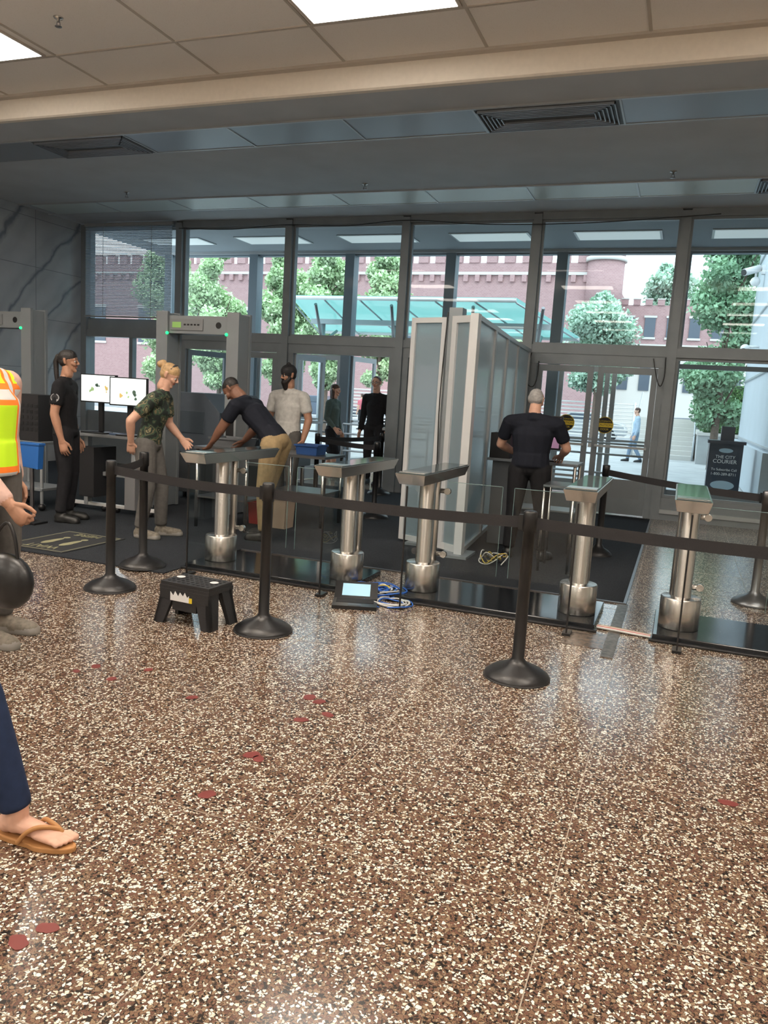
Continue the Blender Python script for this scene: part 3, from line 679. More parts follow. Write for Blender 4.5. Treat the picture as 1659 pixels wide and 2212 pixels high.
b.cyl((-6.3,60,6),(-6.3,60,8.5),.3,1.3,BRICK,24); b.cyl((-6.3,60,8.5),(-6.3,60,12.1),1.3,None,BRICK,24); b.cyl((-6.3,60,12.1),(-6.3,60,12.4),1.45,None,STONE,24); b.cyl((-6.3,60,12.4),(-6.3,60,13.0),1.3,None,BRICK,24)
b.box(-6.3,9,62,80,6.6,9.4,BRICK); b.box(-6.3,9,61.9,80,0,6.6,STONE)
for k_ in range(18):
    X=-6+k_*.85; b.box(X,X+.5,61.9,62.2,9.4,9.8,BRICK); b.box(X-.03,X+.53,61.86,62.24,9.8,9.88,STONE)
for k_ in range(9):
    X=-4.9+k_*1.55; b.box(X,X+.75,61.9,61.99,7.1,8.5,WIN); b.box(X-.08,X+.83,61.86,61.95,8.5,8.65,STONE); b.box(X-.08,X+.83,61.86,61.95,6.95,7.1,STONE)
    b.box(X,X+.75,61.8,61.9,3.2,5.4,WIN)
b.done()
b=B('glass_canopy')
P=[(-9.3,17.6,3.9),(-3.7,17.6,3.9),(-2.6,20.2,3.32),(-9.7,20.2,3.32)]
b.prism(P,(0,0,.03),CANG)
for t in [i/6 for i in range(7)]:
    a=V(P[0]).lerp(V(P[1]),t); c=V(P[3]).lerp(V(P[2]),t); b.cyl(a+V((0,0,-.08)),c+V((0,0,-.08)),.02,None,ALUL,8)
for q,w in ((P[0],P[1]),(P[3],P[2])): b.cyl(V(q)+V((0,0,-.03)),V(w)+V((0,0,-.03)),.045,None,WHT,8)
for X in (-9.0,-7.0,-5.0,-3.4):
    b.cyl((X,18.9,0),(X,18.9,3.4),.07,None,ALUL,12); b.cyl((X,18.9,2.9),(X+.25,17.9,3.76),.04,None,STEELD,8); b.cyl((X,18.9,2.9),(X-.1,20.0,3.3),.04,None,STEELD,8)
b.box(-9.3,-2.9,18.8,19.0,3.38,3.5,ALUL)
b.done()
b=B('exterior_steps')
for k_ in range(9): b.box(-1.6,.45,30+k_*.4,34.2,-.02+k_*.16,.14+k_*.16,STONE)
for X in (-1.6,.45): b.cyl((X,29.8,.9),(X,33.6,2.4),.03,None,ALUL,8); b.cyl((X,29.8,0),(X,29.8,.9),.03,None,ALUL,8)
b.done()
b=B('concrete_planter'); b.box(.55,3.4,28.5,34,-.02,.95,CONC); b.box(.5,3.45,28.45,34.05,.95,1.05,STONE); b.done()
def hedge(x0,x1,y0,y1,z0,z1,n=14000):
    rs=np.random.RandomState(3); b=B('hedge'); ms=[mat('hedge_%d'%q,c,.8) for q,c in enumerate(((.06,.15,.06),(.12,.27,.10),(.22,.4,.15)))]
    b.box(x0+.1,x1-.1,y0+.1,y1-.1,z0,z1-.1,ms[0])
    P=np.stack([x0+(x1-x0)*rs.rand(n),y0+(y1-y0)*rs.rand(n),z0+.06+(z1-z0-.06)*rs.rand(n)],1); f=rs.randint(3,size=n)
    P[f==0,1]=y0; P[f==1,2]=z1; U,W=rnd_uw(rs,n,.05)
    leafmesh('hedge',P,U,W,rs.randint(3,size=n),ms,b)
hedge(.6,3.3,28.7,30.5,1.06,1.9); hedge(.6,3.0,30.9,33,1.06,2.7)
b=B('metal_railing')
for z in np.linspace(.3,1.9,11): b.cyl((-16,36,z),(-1.9,36,z),.03,None,WHT,6)
for X in np.arange(-16,-1.5,1.75): b.cyl((X,36,0),(X,36,2),.05,None,WHT,8)
b.done()
def car(x,y,col,rz=0):
    b=B('parked_car',M=T(x,y,0,rz)); p=mat('car_'+str(col),col,.25,.4)
    prof=[(-2.2,.35),(-2.25,.75),(-2.0,.95),(-1.25,1.02),(-.6,1.42),(.7,1.45),(1.35,1.05),(2.1,.9),(2.25,.6),(2.2,.32)]
    b.prism([(a,-.85,z) for a,z in prof],(0,1.7,0),p)
    g=[(-1.1,1.03),(-.58,1.36),(.66,1.38),(1.2,1.05)]
    b.prism([(a,-.87,z) for a,z in g],(0,1.74,0),WIN)
    for a in (-1.4,1.4):
        b.cyl((a,-.88,.33),(a,.88,.33),.33,None,BLKM,20); b.cyl((a,-.9,.33),(a,.9,.33),.18,None,ALUL,12)
    b.done(.04)
car(-20.5,43,(.10,.12,.16)); car(-15.5,43.5,(.35,.37,.4)); car(-10.2,43,(.5,.52,.54)); car(-4.9,43,(.42,.44,.46)); car(-.2,44,(.16,.17,.19))
b=B('neighbouring_building'); PB=mat('pale_panel',(.48,.53,.57),.6,var=.04,vscale=1)
b.box(1.56,6,15.7,25,0,9,PB)
for z in (1.05,2.6,4.2,5.8,7.4): b.box(1.52,1.56,15.7,25,z,z+.04,ALUL)
b.box(1.42,1.56,15.7,25,0,1.0,PB)
b.done()
b=B('security_camera'); x,y,z=1.56,22.6,5.35
b.box(x-.08,x,y-.1,y+.1,z-.1,z+.12,WHT); b.cyl((x-.05,y,z),(x-.22,y,z+.03),.03,None,WHT,10)
b.cyl((x-.14,y,z+.05),(x-.50,y-.3,z-.10),.09,None,WHT,16); b.cyl((x-.50,y-.3,z-.10),(x-.52,y-.32,z-.105),.075,None,BLK,14)
b.cyl((x-.2,y,z-.02),(x-.2,y,z-.22),.03,None,WHT,10); b.ball((x-.2,y,z-.28),.12,WHT); b.done()
b=B('security_camera'); b.cyl((1.56,21.5,3.35),(1.3,21.5,3.35),.03,None,WHT,10); b.ball((1.25,21.5,3.30),.11,WHT); b.ball((1.22,21.44,3.24),.075,BLK); b.done()
NB=mat('navy_enamel',(.02,.03,.05),.35)
b=B('newspaper_box'); b.box(.56,1.18,16.9,17.35,.12,1.08,NB); b.box(.52,1.22,16.86,17.39,1.08,1.14,NB); b.box(.62,.72,16.95,17.3,0,.12,NB); b.box(1.02,1.12,16.95,17.3,0,.12,NB)
b.box(.75,1.0,17.0,17.2,1.14,1.42,NB)
PMK=mat('pale_mark',(.4,.5,.55),.6)
def oval(cx,cz,a,c): return [(cx+a*math.cos(t*math.pi/12),16.895,cz+c*math.sin(t*math.pi/12)) for t in range(24)]
b.prism(oval(.87,.95,.13,.045),(0,.004,0),PMK); b.prism(oval(.87,.26,.22,.09),(0,.004,0),PMK)
nb=b.done()
R0=(math.pi/2,0,0)
text('THE CITY',(.87,16.89,.82),R0,.085,TXTW,nb); text('COURIER',(.87,16.89,.73),R0,.105,TXTW,nb)
text('To Subscribe Call',(.87,16.89,.57),R0,.066,TXTW,nb); text('1-800-289-8711',(.87,16.89,.48),R0,.074,TXTW,nb)
# ================================================================= FURNISHINGS
def stanchion(x,y,belts=(),m=BLK,h=1.0,base=.195,bz=.93,z=0.0):
    b=B('belt_stanchion')
    b.lathe((x,y,z),[(0,0),(base,0),(base,.012),(base*.97,.025),(base*.75,.055),(base*.4,.082),(.05,.10),(.036,.12),(.034,h-.12),(.040,h-.12),(.040,h-.01),(.034,h),(0,h)],m,36)
    b.lathe((x,y,z),[(base+.003,0.001),(base+.003,.010),(base-.02,.016)],RUB,36)
    for (tx,ty) in belts:
        d=V((tx-x,ty-y,0)); L=d.length; d.normalize(); w=V((-d.y,d.x,0))*.0015; n=14
        s0=.04; P=[]
        for i in range(n+1):
            t=i/n; q=V((x,y,0))+d*(s0+(L-2*s0)*t); q.z=bz-.018*math.sin(math.pi*t); P.append(q)
        for p,q in zip(P,P[1:]):
            hh=V((0,0,.033))
            b.hexa([p-w-hh,q-w-hh,p+w-hh,q+w-hh,p-w+hh,q-w+hh,p+w+hh,q+w+hh],BELT)
        e=V((tx,ty,bz))-d*.045; b.box(-.02,.02,-.012,.012,-.045,.045,BLK,Matrix.Translation(e)@Matrix.Rotation(math.atan2(d.y,d.x),4,'Z'))
    b.done()
stanchion(-.76,4.49,[(1.35,4.45)]); stanchion(-2.48,4.50,[(-.76,4.49)]); stanchion(-4.02,4.83,[(-2.48,4.50)]); stanchion(-4.28,5.56,[(-4.02,4.83)],z=CZ)
stanchion(1.35,4.45); stanchion(.75,7.41,m=STEELD,base=.18)
stanchion(-.72,8.85,[(.75,7.41)],m=BLK,base=.15,z=CZ)
stanchion(-5.0,10.5,[(-4.55,12.0)],z=CZ); stanchion(-4.55,12.0,z=CZ); stanchion(-3.7,9.6,[(-5.0,10.5)],z=CZ)
def turnstile(x,dirs):
    b=B('turnstile'); y=6.05
    b.lathe((x,y,0),[(0,.05),(.142,.05),(.142,.27),(.136,.278),(.066,.28),(.066,.95),(0,.95)],STEEL,40)
    b.lathe((x+.03,y+.15,0),[(0,.05),(.033,.05),(.033,.96),(0,.96)],STEEL,20)
    b.lathe((x-.045,y+.06,0),[(0,.27),(.04,.27),(.04,.96),(0,.96)],STEEL,20)
    b.hexa([(x-.10,5.62,.95),(x+.10,5.62,.95),(x-.10,6.82,.95),(x+.10,6.82,.95),(x-.12,5.56,1.035),(x+.12,5.56,1.035),(x-.12,6.88,1.035),(x+.12,6.88,1.035)],STEEL)
    b.box(x-.11,x+.11,5.58,6.86,1.035,1.042,mat('black_glass_top',(.05,.07,.075),.08))
    b.box(x-.105,x+.105,5.62,5.78,1.042,1.046,STEEL)
    b.poly([(x,5.53,.03),(x,5.93,.03),(x,5.93,.94),(x,5.53,.94)],GLB)
    b.box(x-.006,x+.006,5.515,5.53,.0,.95,BLK)
    b.box(x-.03,x+.03,5.50,5.62,0,.02,BLK)
    for dx in dirs:
        xa=x+.03+dx*.035; xb=xa+dx*.06; xc=x+dx*.58
        for z in (.33,.86):
            b.cyl((xa,y+.15,z),(xb,y+.15,z),.02,None,STEEL,12); b.cyl((xb,y+.13,z),(xb,y+.17,z),.028,None,STEEL,16)
        b.poly([(xb,y+.15,.20),(xc,y+.15,.20),(xc,y+.15,.94),(xb,y+.15,.94)],GLB)
        b.box(min(xc,xc+.004*dx),max(xc,xc+.004*dx),y+.146,y+.154,.20,.94,mat('glass_edge',(.16,.25,.25),.2))
        b.box(min(xb,xc),max(xb,xc),y+.146,y+.154,.938,.942,mat('glass_edge',(.16,.25,.25),.2))
    b.done(.004)
turnstile(-3.80,[1]); turnstile(-2.55,[-1]); turnstile(-1.87,[1]); turnstile(-.61,[-1]); turnstile(.13,[1]); turnstile(1.40,[-1])
for x0,x1 in ((-3.97,-2.40),(-2.04,-.44),(-.04,1.58)):
    b=B('turnstile_base_plate'); b.box(x0,x1,5.74,6.5,0,.048,mat('gloss_black',(.012,.014,.017),.12)); b.box(x0-.02,x1+.02,5.70,5.74,0,.02,BLK); b.done(.006)
SM=mat('stool_black',(.022,.022,.024),.45,bump=.2,vscale=90)
M=T(-2.97,4.44,0,-4)
b=B('step_stool',M=M)
b.box(-.20,.20,-.13,.13,.262,.285,SM); b.box(-.205,.205,-.135,.135,.235,.262,SM)
for i in range(9):
    for j_ in range(5): b.cyl((-.16+i*.04,-.09+j_*.045,.285),(-.16+i*.04,-.09+j_*.045,.289),.011,None,RUB,8)
for sx in (-1,1):
    for sy in (-1,1):
        X0=sx*.195;Y0=sy*.125;X1=sx*.235;Y1_=sy*.155; wx=-sx*.10; wy=-sy*.03
        b.hexa([(X1,Y1_,0),(X1+wx*.75,Y1_,0),(X1,Y1_+wy,0),(X1+wx*.75,Y1_+wy,0),(X0,Y0,.24),(X0+wx*1.2,Y0,.24),(X0,Y0+wy,.24),(X0+wx*1.2,Y0+wy,.24)],SM)
        b.hexa([(X1,Y1_,0),(X1-sx*.03,Y1_,0),(X1,Y1_-sy*.09,0),(X1-sx*.03,Y1_-sy*.09,0),(X0,Y0,.24),(X0-sx*.03,Y0,.24),(X0,Y0-sy*.11,.24),(X0-sx*.03,Y0-sy*.11,.24)],SM)
b.box(-.20,.20,-.137,-.115,.17,.24,SM); b.box(-.20,.20,.115,.137,.17,.24,SM)
b.box(-.10,.10,-.13,-.11,.10,.17,SM)
WM=mat('white_sticker',(.8,.8,.8),.6)
pts=[(-.11,.165),(-.11,.225),(-.085,.20),(-.07,.232),(-.045,.20),(-.03,.228),(-.005,.205),(.01,.232),(.03,.20),(.045,.215),(.045,.165)]
b.prism([(a,-.1395,z) for a,z in pts],(0,.002,0),WM); b.box(.045,.07,-.1395,-.137,.165,.20,YEL)
for sx in (-.15,.13): b.cyl((sx,.02,.289),(sx,.02,.2905),.03,None,WM,16)
b.done(.004)
SCR=mat('laptop_screen',(.2,.3,.35),.3,emit=(.45,.75,.85),es=.7)
b=B('laptop',M=T(-2.20,5.42,0,20))
b.box(-.17,.17,-.12,.12,0,.028,BLK); b.box(-.145,.145,-.02,.105,.028,.030,BLKM); b.box(-.05,.05,-.10,-.04,.028,.030,GREY)
RL=Matrix.Translation((0,.127,.02))@Matrix.Rotation(math.radians(-62),4,'X')
b.box(-.17,.17,-.006,.006,0,.20,BLK,RL)
b.box(-.11,.11,-.0085,-.0065,.03,.17,SCR,RL)
b.done()
CB=mat('blue_cable',(.02,.12,.5),.5); CW=mat('white_cable',(.7,.7,.68),.5); CY=mat('yellow_cable',(.6,.45,.08),.5)
def cables(cx,cy,n,r,cols,seed,name='loose_cables',lift=.05,z=0.0):
    rs=random.Random(seed); b=B(name)
    for i in range(n):
        a0=rs.random()*6.28; p=[]; rr=r*(.4+.6*rs.random())
        for k_ in range(9):
            a=a0+k_*.75; p.append((cx+math.cos(a)*rr*(1+.25*rs.random())*1.1,cy+math.sin(a)*rr*.9*(1+.25*rs.random()),z+.008+rs.random()*lift))
        b.tube(p,.0055,cols[i%len(cols)],6)
    b.done()
cables(-2.20,5.86,22,.21,[CB,CB,CW,BLK,CB,CY],4); cables(-1.98,5.62,7,.17,[CW,CW,CB],9,lift=.02)
b=B('cable_cover')
for i,m_ in enumerate((CW,mat('red_cable',(.5,.05,.04),.5),CW,mat('tan_cable',(.45,.33,.2),.5))): b.tube([(-.43,5.83+i*.018,.012),(-.3,5.80+i*.02,.016),(-.05,5.78+i*.015,.012)],.009,m_,6)
b.done()
b=B('floor_access_strip'); b.box(-.34,-.26,5.15,6.70,0,.006,mat('worn_metal',(.16,.14,.12),.4,.6,var=.5,vscale=30)); b.box(-.62,-.34,5.32,5.69,0,.003,mat('patched_floor',(.13,.10,.08),.25,var=.5,vscale=25)); b.done()
cables(-1.62,7.60,6,.14,[CY,CW,BLK],11,lift=.12,z=CZ)
b=B('frosted_partition_screen')
FW=mat('partition_frame_white',(.60,.62,.63),.4,.1)
def fr(p0,p1,z0,z1,w=.055,t=.05,m=FW):
    d=(V(p1)-V(p0)); L=d.length; R=Matrix.Translation((p0[0],p0[1],0))@Matrix.Rotation(math.atan2(d.y,d.x),4,'Z')
    b.box(0,w,-t/2,t/2,z0,z1,m,R); b.box(L-w,L,-t/2,t/2,z0,z1,m,R); b.box(w,L-w,-t/2,t/2,z1-w,z1,m,R); b.box(w,L-w,-t/2,t/2,z0,z0+w,m,R)
    q=[R@V((w,0,z0+w)),R@V((L-w,0,z0+w)),R@V((L-w,0,z1-w)),R@V((w,0,z1-w))]; b.poly(q,FROST)
fr((-2.83,8.20,0),(-2.40,8.06,0),.04,2.46)
b.box(-2.36,-2.22,7.96,8.12,.013,2.55,ALU)
fr((-2.30,7.95,0),(-2.02,7.78,0),.04,2.46,w=.07,t=.05)
b.box(-2.06,-1.98,7.70,7.82,.013,2.47,FW)
pp=[V((-2.02,7.84,0)),V((-2.11,9.0,0)),V((-2.2,10.1,0)),V((-2.28,11.2,0)),V((-2.34,12.4,0))]
for p,q in zip(pp,pp[1:]): fr(p,q,.04,2.47,w=.05,m=ALUL)
b.box(-2.7,-2.5,8.0,8.3,.013,.04,ALU); b.box(-2.2,-1.9,7.6,8.0,.013,.04,ALU)
b.tube([(-2.37,7.95,2.5),(-2.39,7.93,1.6),(-2.37,7.93,.8),(-2.38,7.92,.05)],.007,BLK,6)
b.done()
def detector(cx,y,w,h):
    b=B('walk_through_metal_detector')
    for s in (-1,1):
        xo=cx+s*w/2; xi=xo-s*.15; xa,xb=min(xo,xi),max(xo,xi)
        b.box(xa,xb,y-.13,y+.13,.02,h-.02,GREYM)
        b.box(xa-.010,xb+.010,y-.155,y-.11,CZ,h,GREYM); b.box(xa-.010,xb+.010,y+.11,y+.155,CZ,h,GREYM)
        b.box(xa+.02,xb-.02,y-.158,y-.155,1.0,1.25,BLK)
        b.ball((xi-s*.01,y-.16,h-.27),.020,LED,seg=10)
    b.box(cx-w/2+.14,cx+w/2-.14,y-.12,y+.12,h-.27,h-.05,GREYM)
    b.box(cx-w/2+.19,cx-w/2+.67,y-.135,y-.12,h-.23,h-.09,mat('display_grey',(.2,.21,.22),.3))
    b.box(cx-w/2+.22,cx-w/2+.35,y-.139,y-.135,h-.20,h-.13,mat('lcd_green',(.2,.35,.1),.3,emit=(.35,.6,.15),es=.3))
    for k_ in range(5): b.box(cx-w/2+.39+k_*.05,cx-w/2+.42+k_*.05,y-.139,y-.135,h-.17,h-.15,BLK)
    b.cyl((cx+w/2-.30,y-.124,h-.16),(cx+w/2-.30,y-.12,h-.16),.04,None,BLK,20)
    b.done(.012)
detector(-5.78,8.65,1.19,2.51); detector(-9.05,8.65,1.19,2.51)
b=B('xray_baggage_scanner')
b.prism([(-6.72,9.2,.68),(-6.72,9.2,1.50),(-6.12,9.2,1.50),(-5.86,9.2,1.25),(-5.86,9.2,.68)],(0,1.4,0),GREY)
b.box(-6.70,-5.9,9.22,10.58,.12,.68,mat('scanner_base',(.03,.035,.04),.5)); b.box(-6.8,-5.0,9.45,10.3,.55,.68,STEELD)
b.box(-6.52,-6.1,9.188,9.2,.95,1.25,mat('scanner_panel',(.06,.08,.10),.4))
for i in range(9): b.cyl((-5.75+i*.09,9.47,.70),(-5.75+i*.09,10.28,.70),.028,None,STEEL,10)
for xx in (-5.1,-6.6,-6.0):
    for yy in (9.5,10.25): b.cyl((xx,yy,CZ),(xx,yy,.56),.03,None,STEELD,8)
for i in range(8): b.box(-5.865,-5.855,9.5+i*.1,9.59+i*.1,.70,1.1,BLKM)
b.done(.02)
b=B('operator_desk'); b.box(-6.95,-5.85,7.45,7.95,.93,.965,mat('desk_grey',(.18,.19,.2),.5))
for xx in (-6.75,-6.05): b.box(xx-.03,xx+.03,7.65,7.73,.08,.93,ALUL); b.box(xx-.3,xx+.3,7.66,7.72,.07,.11,WHT)
for xx in (-6.98,-6.5,-6.3,-5.82): b.ball((xx,7.69,.051),.04,BLK)
b.box(-6.75,-6.05,7.66,7.72,.45,.50,ALUL)
b.box(-6.7,-6.35,7.50,7.66,.965,.985,BLK); b.box(-6.3,-6.05,7.52,7.68,.965,.985,mat('keyboard_blue_grey',(.08,.12,.2),.5))
b.box(-6.05,-5.9,7.5,7.85,.1,.5,mat('grey_box',(.2,.2,.21),.5)); b.box(-6.72,-6.5,7.5,7.9,.2,.8,BLKM)
b.done(.006)
def monitor(cx,cy,cz,w,h,rz,n):
    M=T(cx,cy,cz,rz); b=B('computer_monitor',M=M)
    b.box(-w/2,w/2,-.02,.02,-h/2,h/2,BLK); b.box(-w/2+.012,w/2-.012,-.0215,-.02,-h/2+.015,h/2-.012,mat('monitor_screen_white',(.7,.75,.75),.4,emit=(.80,.92,.92),es=.8))
    b.box(-.03,.03,.02,.06,-h/2-.10,.05,BLK); b.box(-.12,.12,-.08,.10,-(cz-.968),-(cz-.985),BLK); b.box(-.03,.03,.03,.06,-(cz-.97),0,BLK)
    rs=random.Random(n+3); cols=[mat('xray_orange',(.6,.45,.12),.5,emit=(.65,.5,.2),es=.5),mat('xray_green',(.3,.45,.2),.5,emit=(.35,.5,.25),es=.5),mat('xray_dark',(.10,.18,.14),.5)]
    zc=-.04 if n else -.08
    for k_ in range(9):
        a=(-.13+.11*(k_%3)+rs.random()*.05)*(1 if n else .8); z=zc+rs.random()*.08; s=.008+rs.random()*.016; m_=cols[(k_+n)%3]
        q=[(a+math.cos(t*math.pi/5)*s*(.7+.5*rs.random()),-.0218,z+math.sin(t*math.pi/5)*s*(.7+.8*rs.random())) for t in range(10)]
        b.prism(q,(0,-.0015,0),m_)
    b.done()
monitor(-6.53,7.62,1.495,.53,.335,-2,1); monitor(-6.04,7.55,1.48,.47,.33,10,0)
b=B('equipment_cart')
b.box(-7.65,-7.0,7.2,7.65,.80,.83,GREYM); b.box(-7.65,-7.0,7.2,7.65,.25,.28,GREYM); b.box(-7.55,-7.1,7.25,7.6,.83,1.38,BLKM)
for xx in (-7.62,-7.03):
    for yy in (7.23,7.62): b.cyl((xx,yy,.08),(xx,yy,.83),.02,None,ALUL,8); b.ball((xx,yy,.056),.045,BLK)
for i in range(6):
    for j_ in range(5): b.box(-7.5+i*.07,-7.46+i*.07,7.245,7.25,.95+j_*.07,.99+j_*.07,BLK)
b.done(.005)
b=B('inspection_table'); b.box(-5.1,-4.40,7.50,8.05,.90,.93,STEELD); b.box(-5.08,-4.42,7.52,8.03,.35,.37,STEELD)
for xx in (-5.07,-4.43):
    for yy in (7.53,8.01): b.cyl((xx,yy,CZ),(xx,yy,.90),.02,None,STEEL,10)
b.done()
b=B('inspection_table'); b.box(-4.60,-3.85,8.30,8.90,.83,.86,STEELD); b.box(-4.58,-3.87,8.32,8.88,.40,.42,STEELD)
for xx in (-4.57,-3.88):
    for yy in (8.34,8.86): b.cyl((xx,yy,CZ),(xx,yy,.83),.02,None,STEEL,10)
b.done()
def bin_(name,x,y,z,w,d,h,m,rz=0):
    b=B(name,M=T(x,y,z,rz)); t=.008
    b.hexa([(-w*.44,-d*.44,0),(w*.44,-d*.44,0),(-w*.44,d*.44,0),(w*.44,d*.44,0),(-w*.44,-d*.44,t),(w*.44,-d*.44,t),(-w*.44,d*.44,t),(w*.44,d*.44,t)],m)
    for a in ((-1,0),(1,0),(0,-1),(0,1)):
        if a[0]:
            s=a[0]; b.hexa([(s*w*.44,-d*.44,0),(s*(w*.44-t),-d*.44,0),(s*w*.44,d*.44,0),(s*(w*.44-t),d*.44,0),(s*w/2,-d/2,h),(s*(w/2-t),-d/2,h),(s*w/2,d/2,h),(s*(w/2-t),d/2,h)],m)
        else:
            s=a[1]; b.hexa([(-w*.44,s*d*.44,0),(w*.44,s*d*.44,0),(-w*.44,s*(d*.44-t),0),(w*.44,s*(d*.44-t),0),(-w/2,s*d/2,h),(w/2,s*d/2,h),(-w/2,s*(d/2-t),h),(w/2,s*(d/2-t),h)],m)
    b.box(-w/2-.01,w/2+.01,-d/2-.01,-d/2,h-.02,h,m); b.box(-w/2-.01,w/2+.01,d/2,d/2+.01,h-.02,h,m)
    b.done()
bin_('plastic_bin',-4.15,8.55,.861,.30,.28,.12,mat('dark_blue_bin',(.015,.06,.20),.4)); bin_('plastic_bin',-4.75,7.76,.931,.42,.34,.11,mat('grey_bin',(.12,.13,.14),.5))
bin_('red_bucket',-4.62,8.18,.012,.2,.2,.26,mat('red_plastic',(.5,.03,.03),.4)); bin_('waste_basket',-4.30,8.10,.012,.28,.24,.36,mat('tan_plastic',(.42,.33,.25),.5))
b=B('screening_podium'); DG=mat('podium_grey',(.20,.22,.24),.35)
b.box(-2.0,-1.0,8.62,9.15,.97,1.0,DG); b.box(-1.95,-1.72,8.7,9.1,.02,.97,mat('podium_side',(.10,.11,.12),.4))
for xx in (-1.03,-1.35):
    for yy in (8.66,9.1): b.cyl((xx,yy,CZ),(xx,yy,.97),.018,None,STEEL,10)
b.box(-1.7,-1.0,8.7,9.1,.45,.47,DG)
b.box(-1.98,-1.75,8.64,8.9,1.0,1.28,BLKM,None)
b.box(-1.72,-1.25,8.98,9.02,1.12,1.50,BLK); b.box(-1.70,-1.27,8.972,8.98,1.14,1.48,mat('podium_screen',(.1,.05,.08),.3,emit=(.5,.28,.42),es=.5)); b.box(-1.50,-1.42,8.98,9.05,1.0,1.15,BLK)
b.box(-1.55,-1.2,8.68,8.8,1.0,1.02,BLK)
b.done(.006)
b=B('glass_side_table'); b.box(-1.18,-.88,7.55,8.0,.84,.86,mat('smoked_shelf',(.1,.12,.13),.15))
for xx in (-1.17,-.89):
    for yy in (7.57,7.98): b.cyl((xx,yy,CZ),(xx,yy,.85),.012,None,STEEL,8)
b.done()
b=B('footprint_floor_mat',M=T(-5.52,5.98,.0115,0)); MM=mat('mat_black',(.02,.022,.025),.8); FT=mat('mat_print',(.30,.29,.17),.8)
b.box(-.36,.36,-.44,.44,0,.006,MM)
for q in ((-.33,.33,-.41,-.40),(-.33,.33,.40,.41),(-.33,-.32,-.41,.41),(.32,.33,-.41,.41)): b.box(*q,.006,.0072,FT)
for s in (-1,1):
    c=V((s*.11,-.05,0)); Pq=[]
    for t in range(20):
        a=t/20*2*math.pi; yy=math.sin(a)*.15; xx=math.cos(a)*(.05 if yy<0 else .038); Pq.append((c.x+xx,c.y+yy,.006))
    b.prism(Pq,(0,0,.0012),FT); b.cyl((c.x,c.y+.19,.006),(c.x,c.y+.19,.0072),.034,None,FT,16)
mo=b.done()
text('WAIT',(-5.52,5.98-.30,.019),(0,0,math.pi),.15,FT,mo); text('HERE',(-5.52,5.98+.32,.019),(0,0,math.pi),.13,FT,mo)
b=B('floor_leaf_stickers')
rs=random.Random(5)
for (x,y,s) in [(-2.94,3.42,.028),(-2.74,3.31,.026),(-2.66,3.52,.024),(-2.22,3.30,.026),(-1.69,3.60,.034),(-1.62,3.57,.030),(-1.60,3.32,.030),(-1.51,3.44,.028),(-1.62,2.88,.032),(-1.575,2.86,.026),(-1.60,2.50,.030),(-1.58,1.64,.026),(-1.61,1.56,.028),(.35,3.42,.030),(-2.98,3.31,.02)]:
    a0=rs.random()*6
    Pq=[]
    for t in range(18):
        a=t/18*2*math.pi; r=s*(1+.18*math.sin(2*a+a0)+.07*math.sin(5*a)); Pq.append((x+r*math.cos(a)*1.15,y+r*math.sin(a),.0015))
    b.prism(Pq,(0,0,.001),REDP)
b.done()
# ================================================================= PEOPLE
BLKC=cl('black',(.012,.012,.014)); BLK2=cl('charcoal',(.018,.018,.021)); NAVY=cl('navy',(.010,.012,.019)); KHA=cl('khaki',(.30,.22,.12)); WSH=cl('white',(.62,.61,.58)); GRP=cl('grey_trousers',(.11,.105,.10))
JEAN=cl('jeans',(.018,.030,.07)); PINK=cl('pink',(.60,.40,.34)); GGR=cl('grey_green',(.08,.11,.10)); SHB=mat('shoe_black',(.012,.012,.012),.45); SHG=mat('shoe_grey_brown',(.17,.15,.12),.7,var=.3,vscale=40); SOLE=mat('shoe_sole',(.25,.24,.22),.7)
HB=mat('hair_dark',(.012,.009,.008),.55,bump=.4,vscale=60); HBL=mat('hair_blonde',(.42,.27,.13),.55,var=.25,vscale=40,bump=.4); HG=mat('hair_grey',(.35,.34,.33),.6,var=.2,vscale=50,bump=.3); HBR=mat('hair_brown',(.06,.03,.02),.55,bump=.3,vscale=60)
g=person('security_guard',-6.36,6.90,-68,1.90,dict(top=BLKC,bot=BLK2,skin=SKM,sho=SHB,hair=HB),female=True,hair='pony',head=(0,0),vox=.010,z=CZ,
   J=dict(eR=(.125,-.02,.63),wR=(.125,.02,.485),eL=(-.125,-.02,.63),wL=(-.12,.02,.485)))
b=B('shoulder_patch',parent=g); b.cyl((.255,-.02,1.37),(.270,-.02,1.372),.045,None,mat('patch_grey',(.30,.30,.31),.7),20); b.cyl((.268,-.02,1.372),(.272,-.02,1.372),.036,None,BLKM,20); b.done()
b=B('duty_belt',parent=g); b.box(.13,.19,-.08,.02,.97,1.09,BLK); b.done(.01)
dx=.20; dz=-.07
b=B('blue_pouch'); b.hexa([(-6.82+dx,6.50,.70+dz),(-6.58+dx,6.50,.68+dz),(-6.82+dx,6.58,.70+dz),(-6.58+dx,6.58,.68+dz),(-6.84+dx,6.50,.94+dz),(-6.56+dx,6.50,.95+dz),(-6.84+dx,6.58,.94+dz),(-6.56+dx,6.58,.95+dz)],BLUEP)
b.box(-6.85+dx,-6.55+dx,6.49,6.59,.935+dz,.96+dz,BLUEP); b.box(-6.72+dx,-6.68+dx,6.53,6.56,.03,.70,STEELD); b.box(-6.82+dx,-6.58+dx,6.45,6.65,CZ,.035,BLK); b.done(.006)
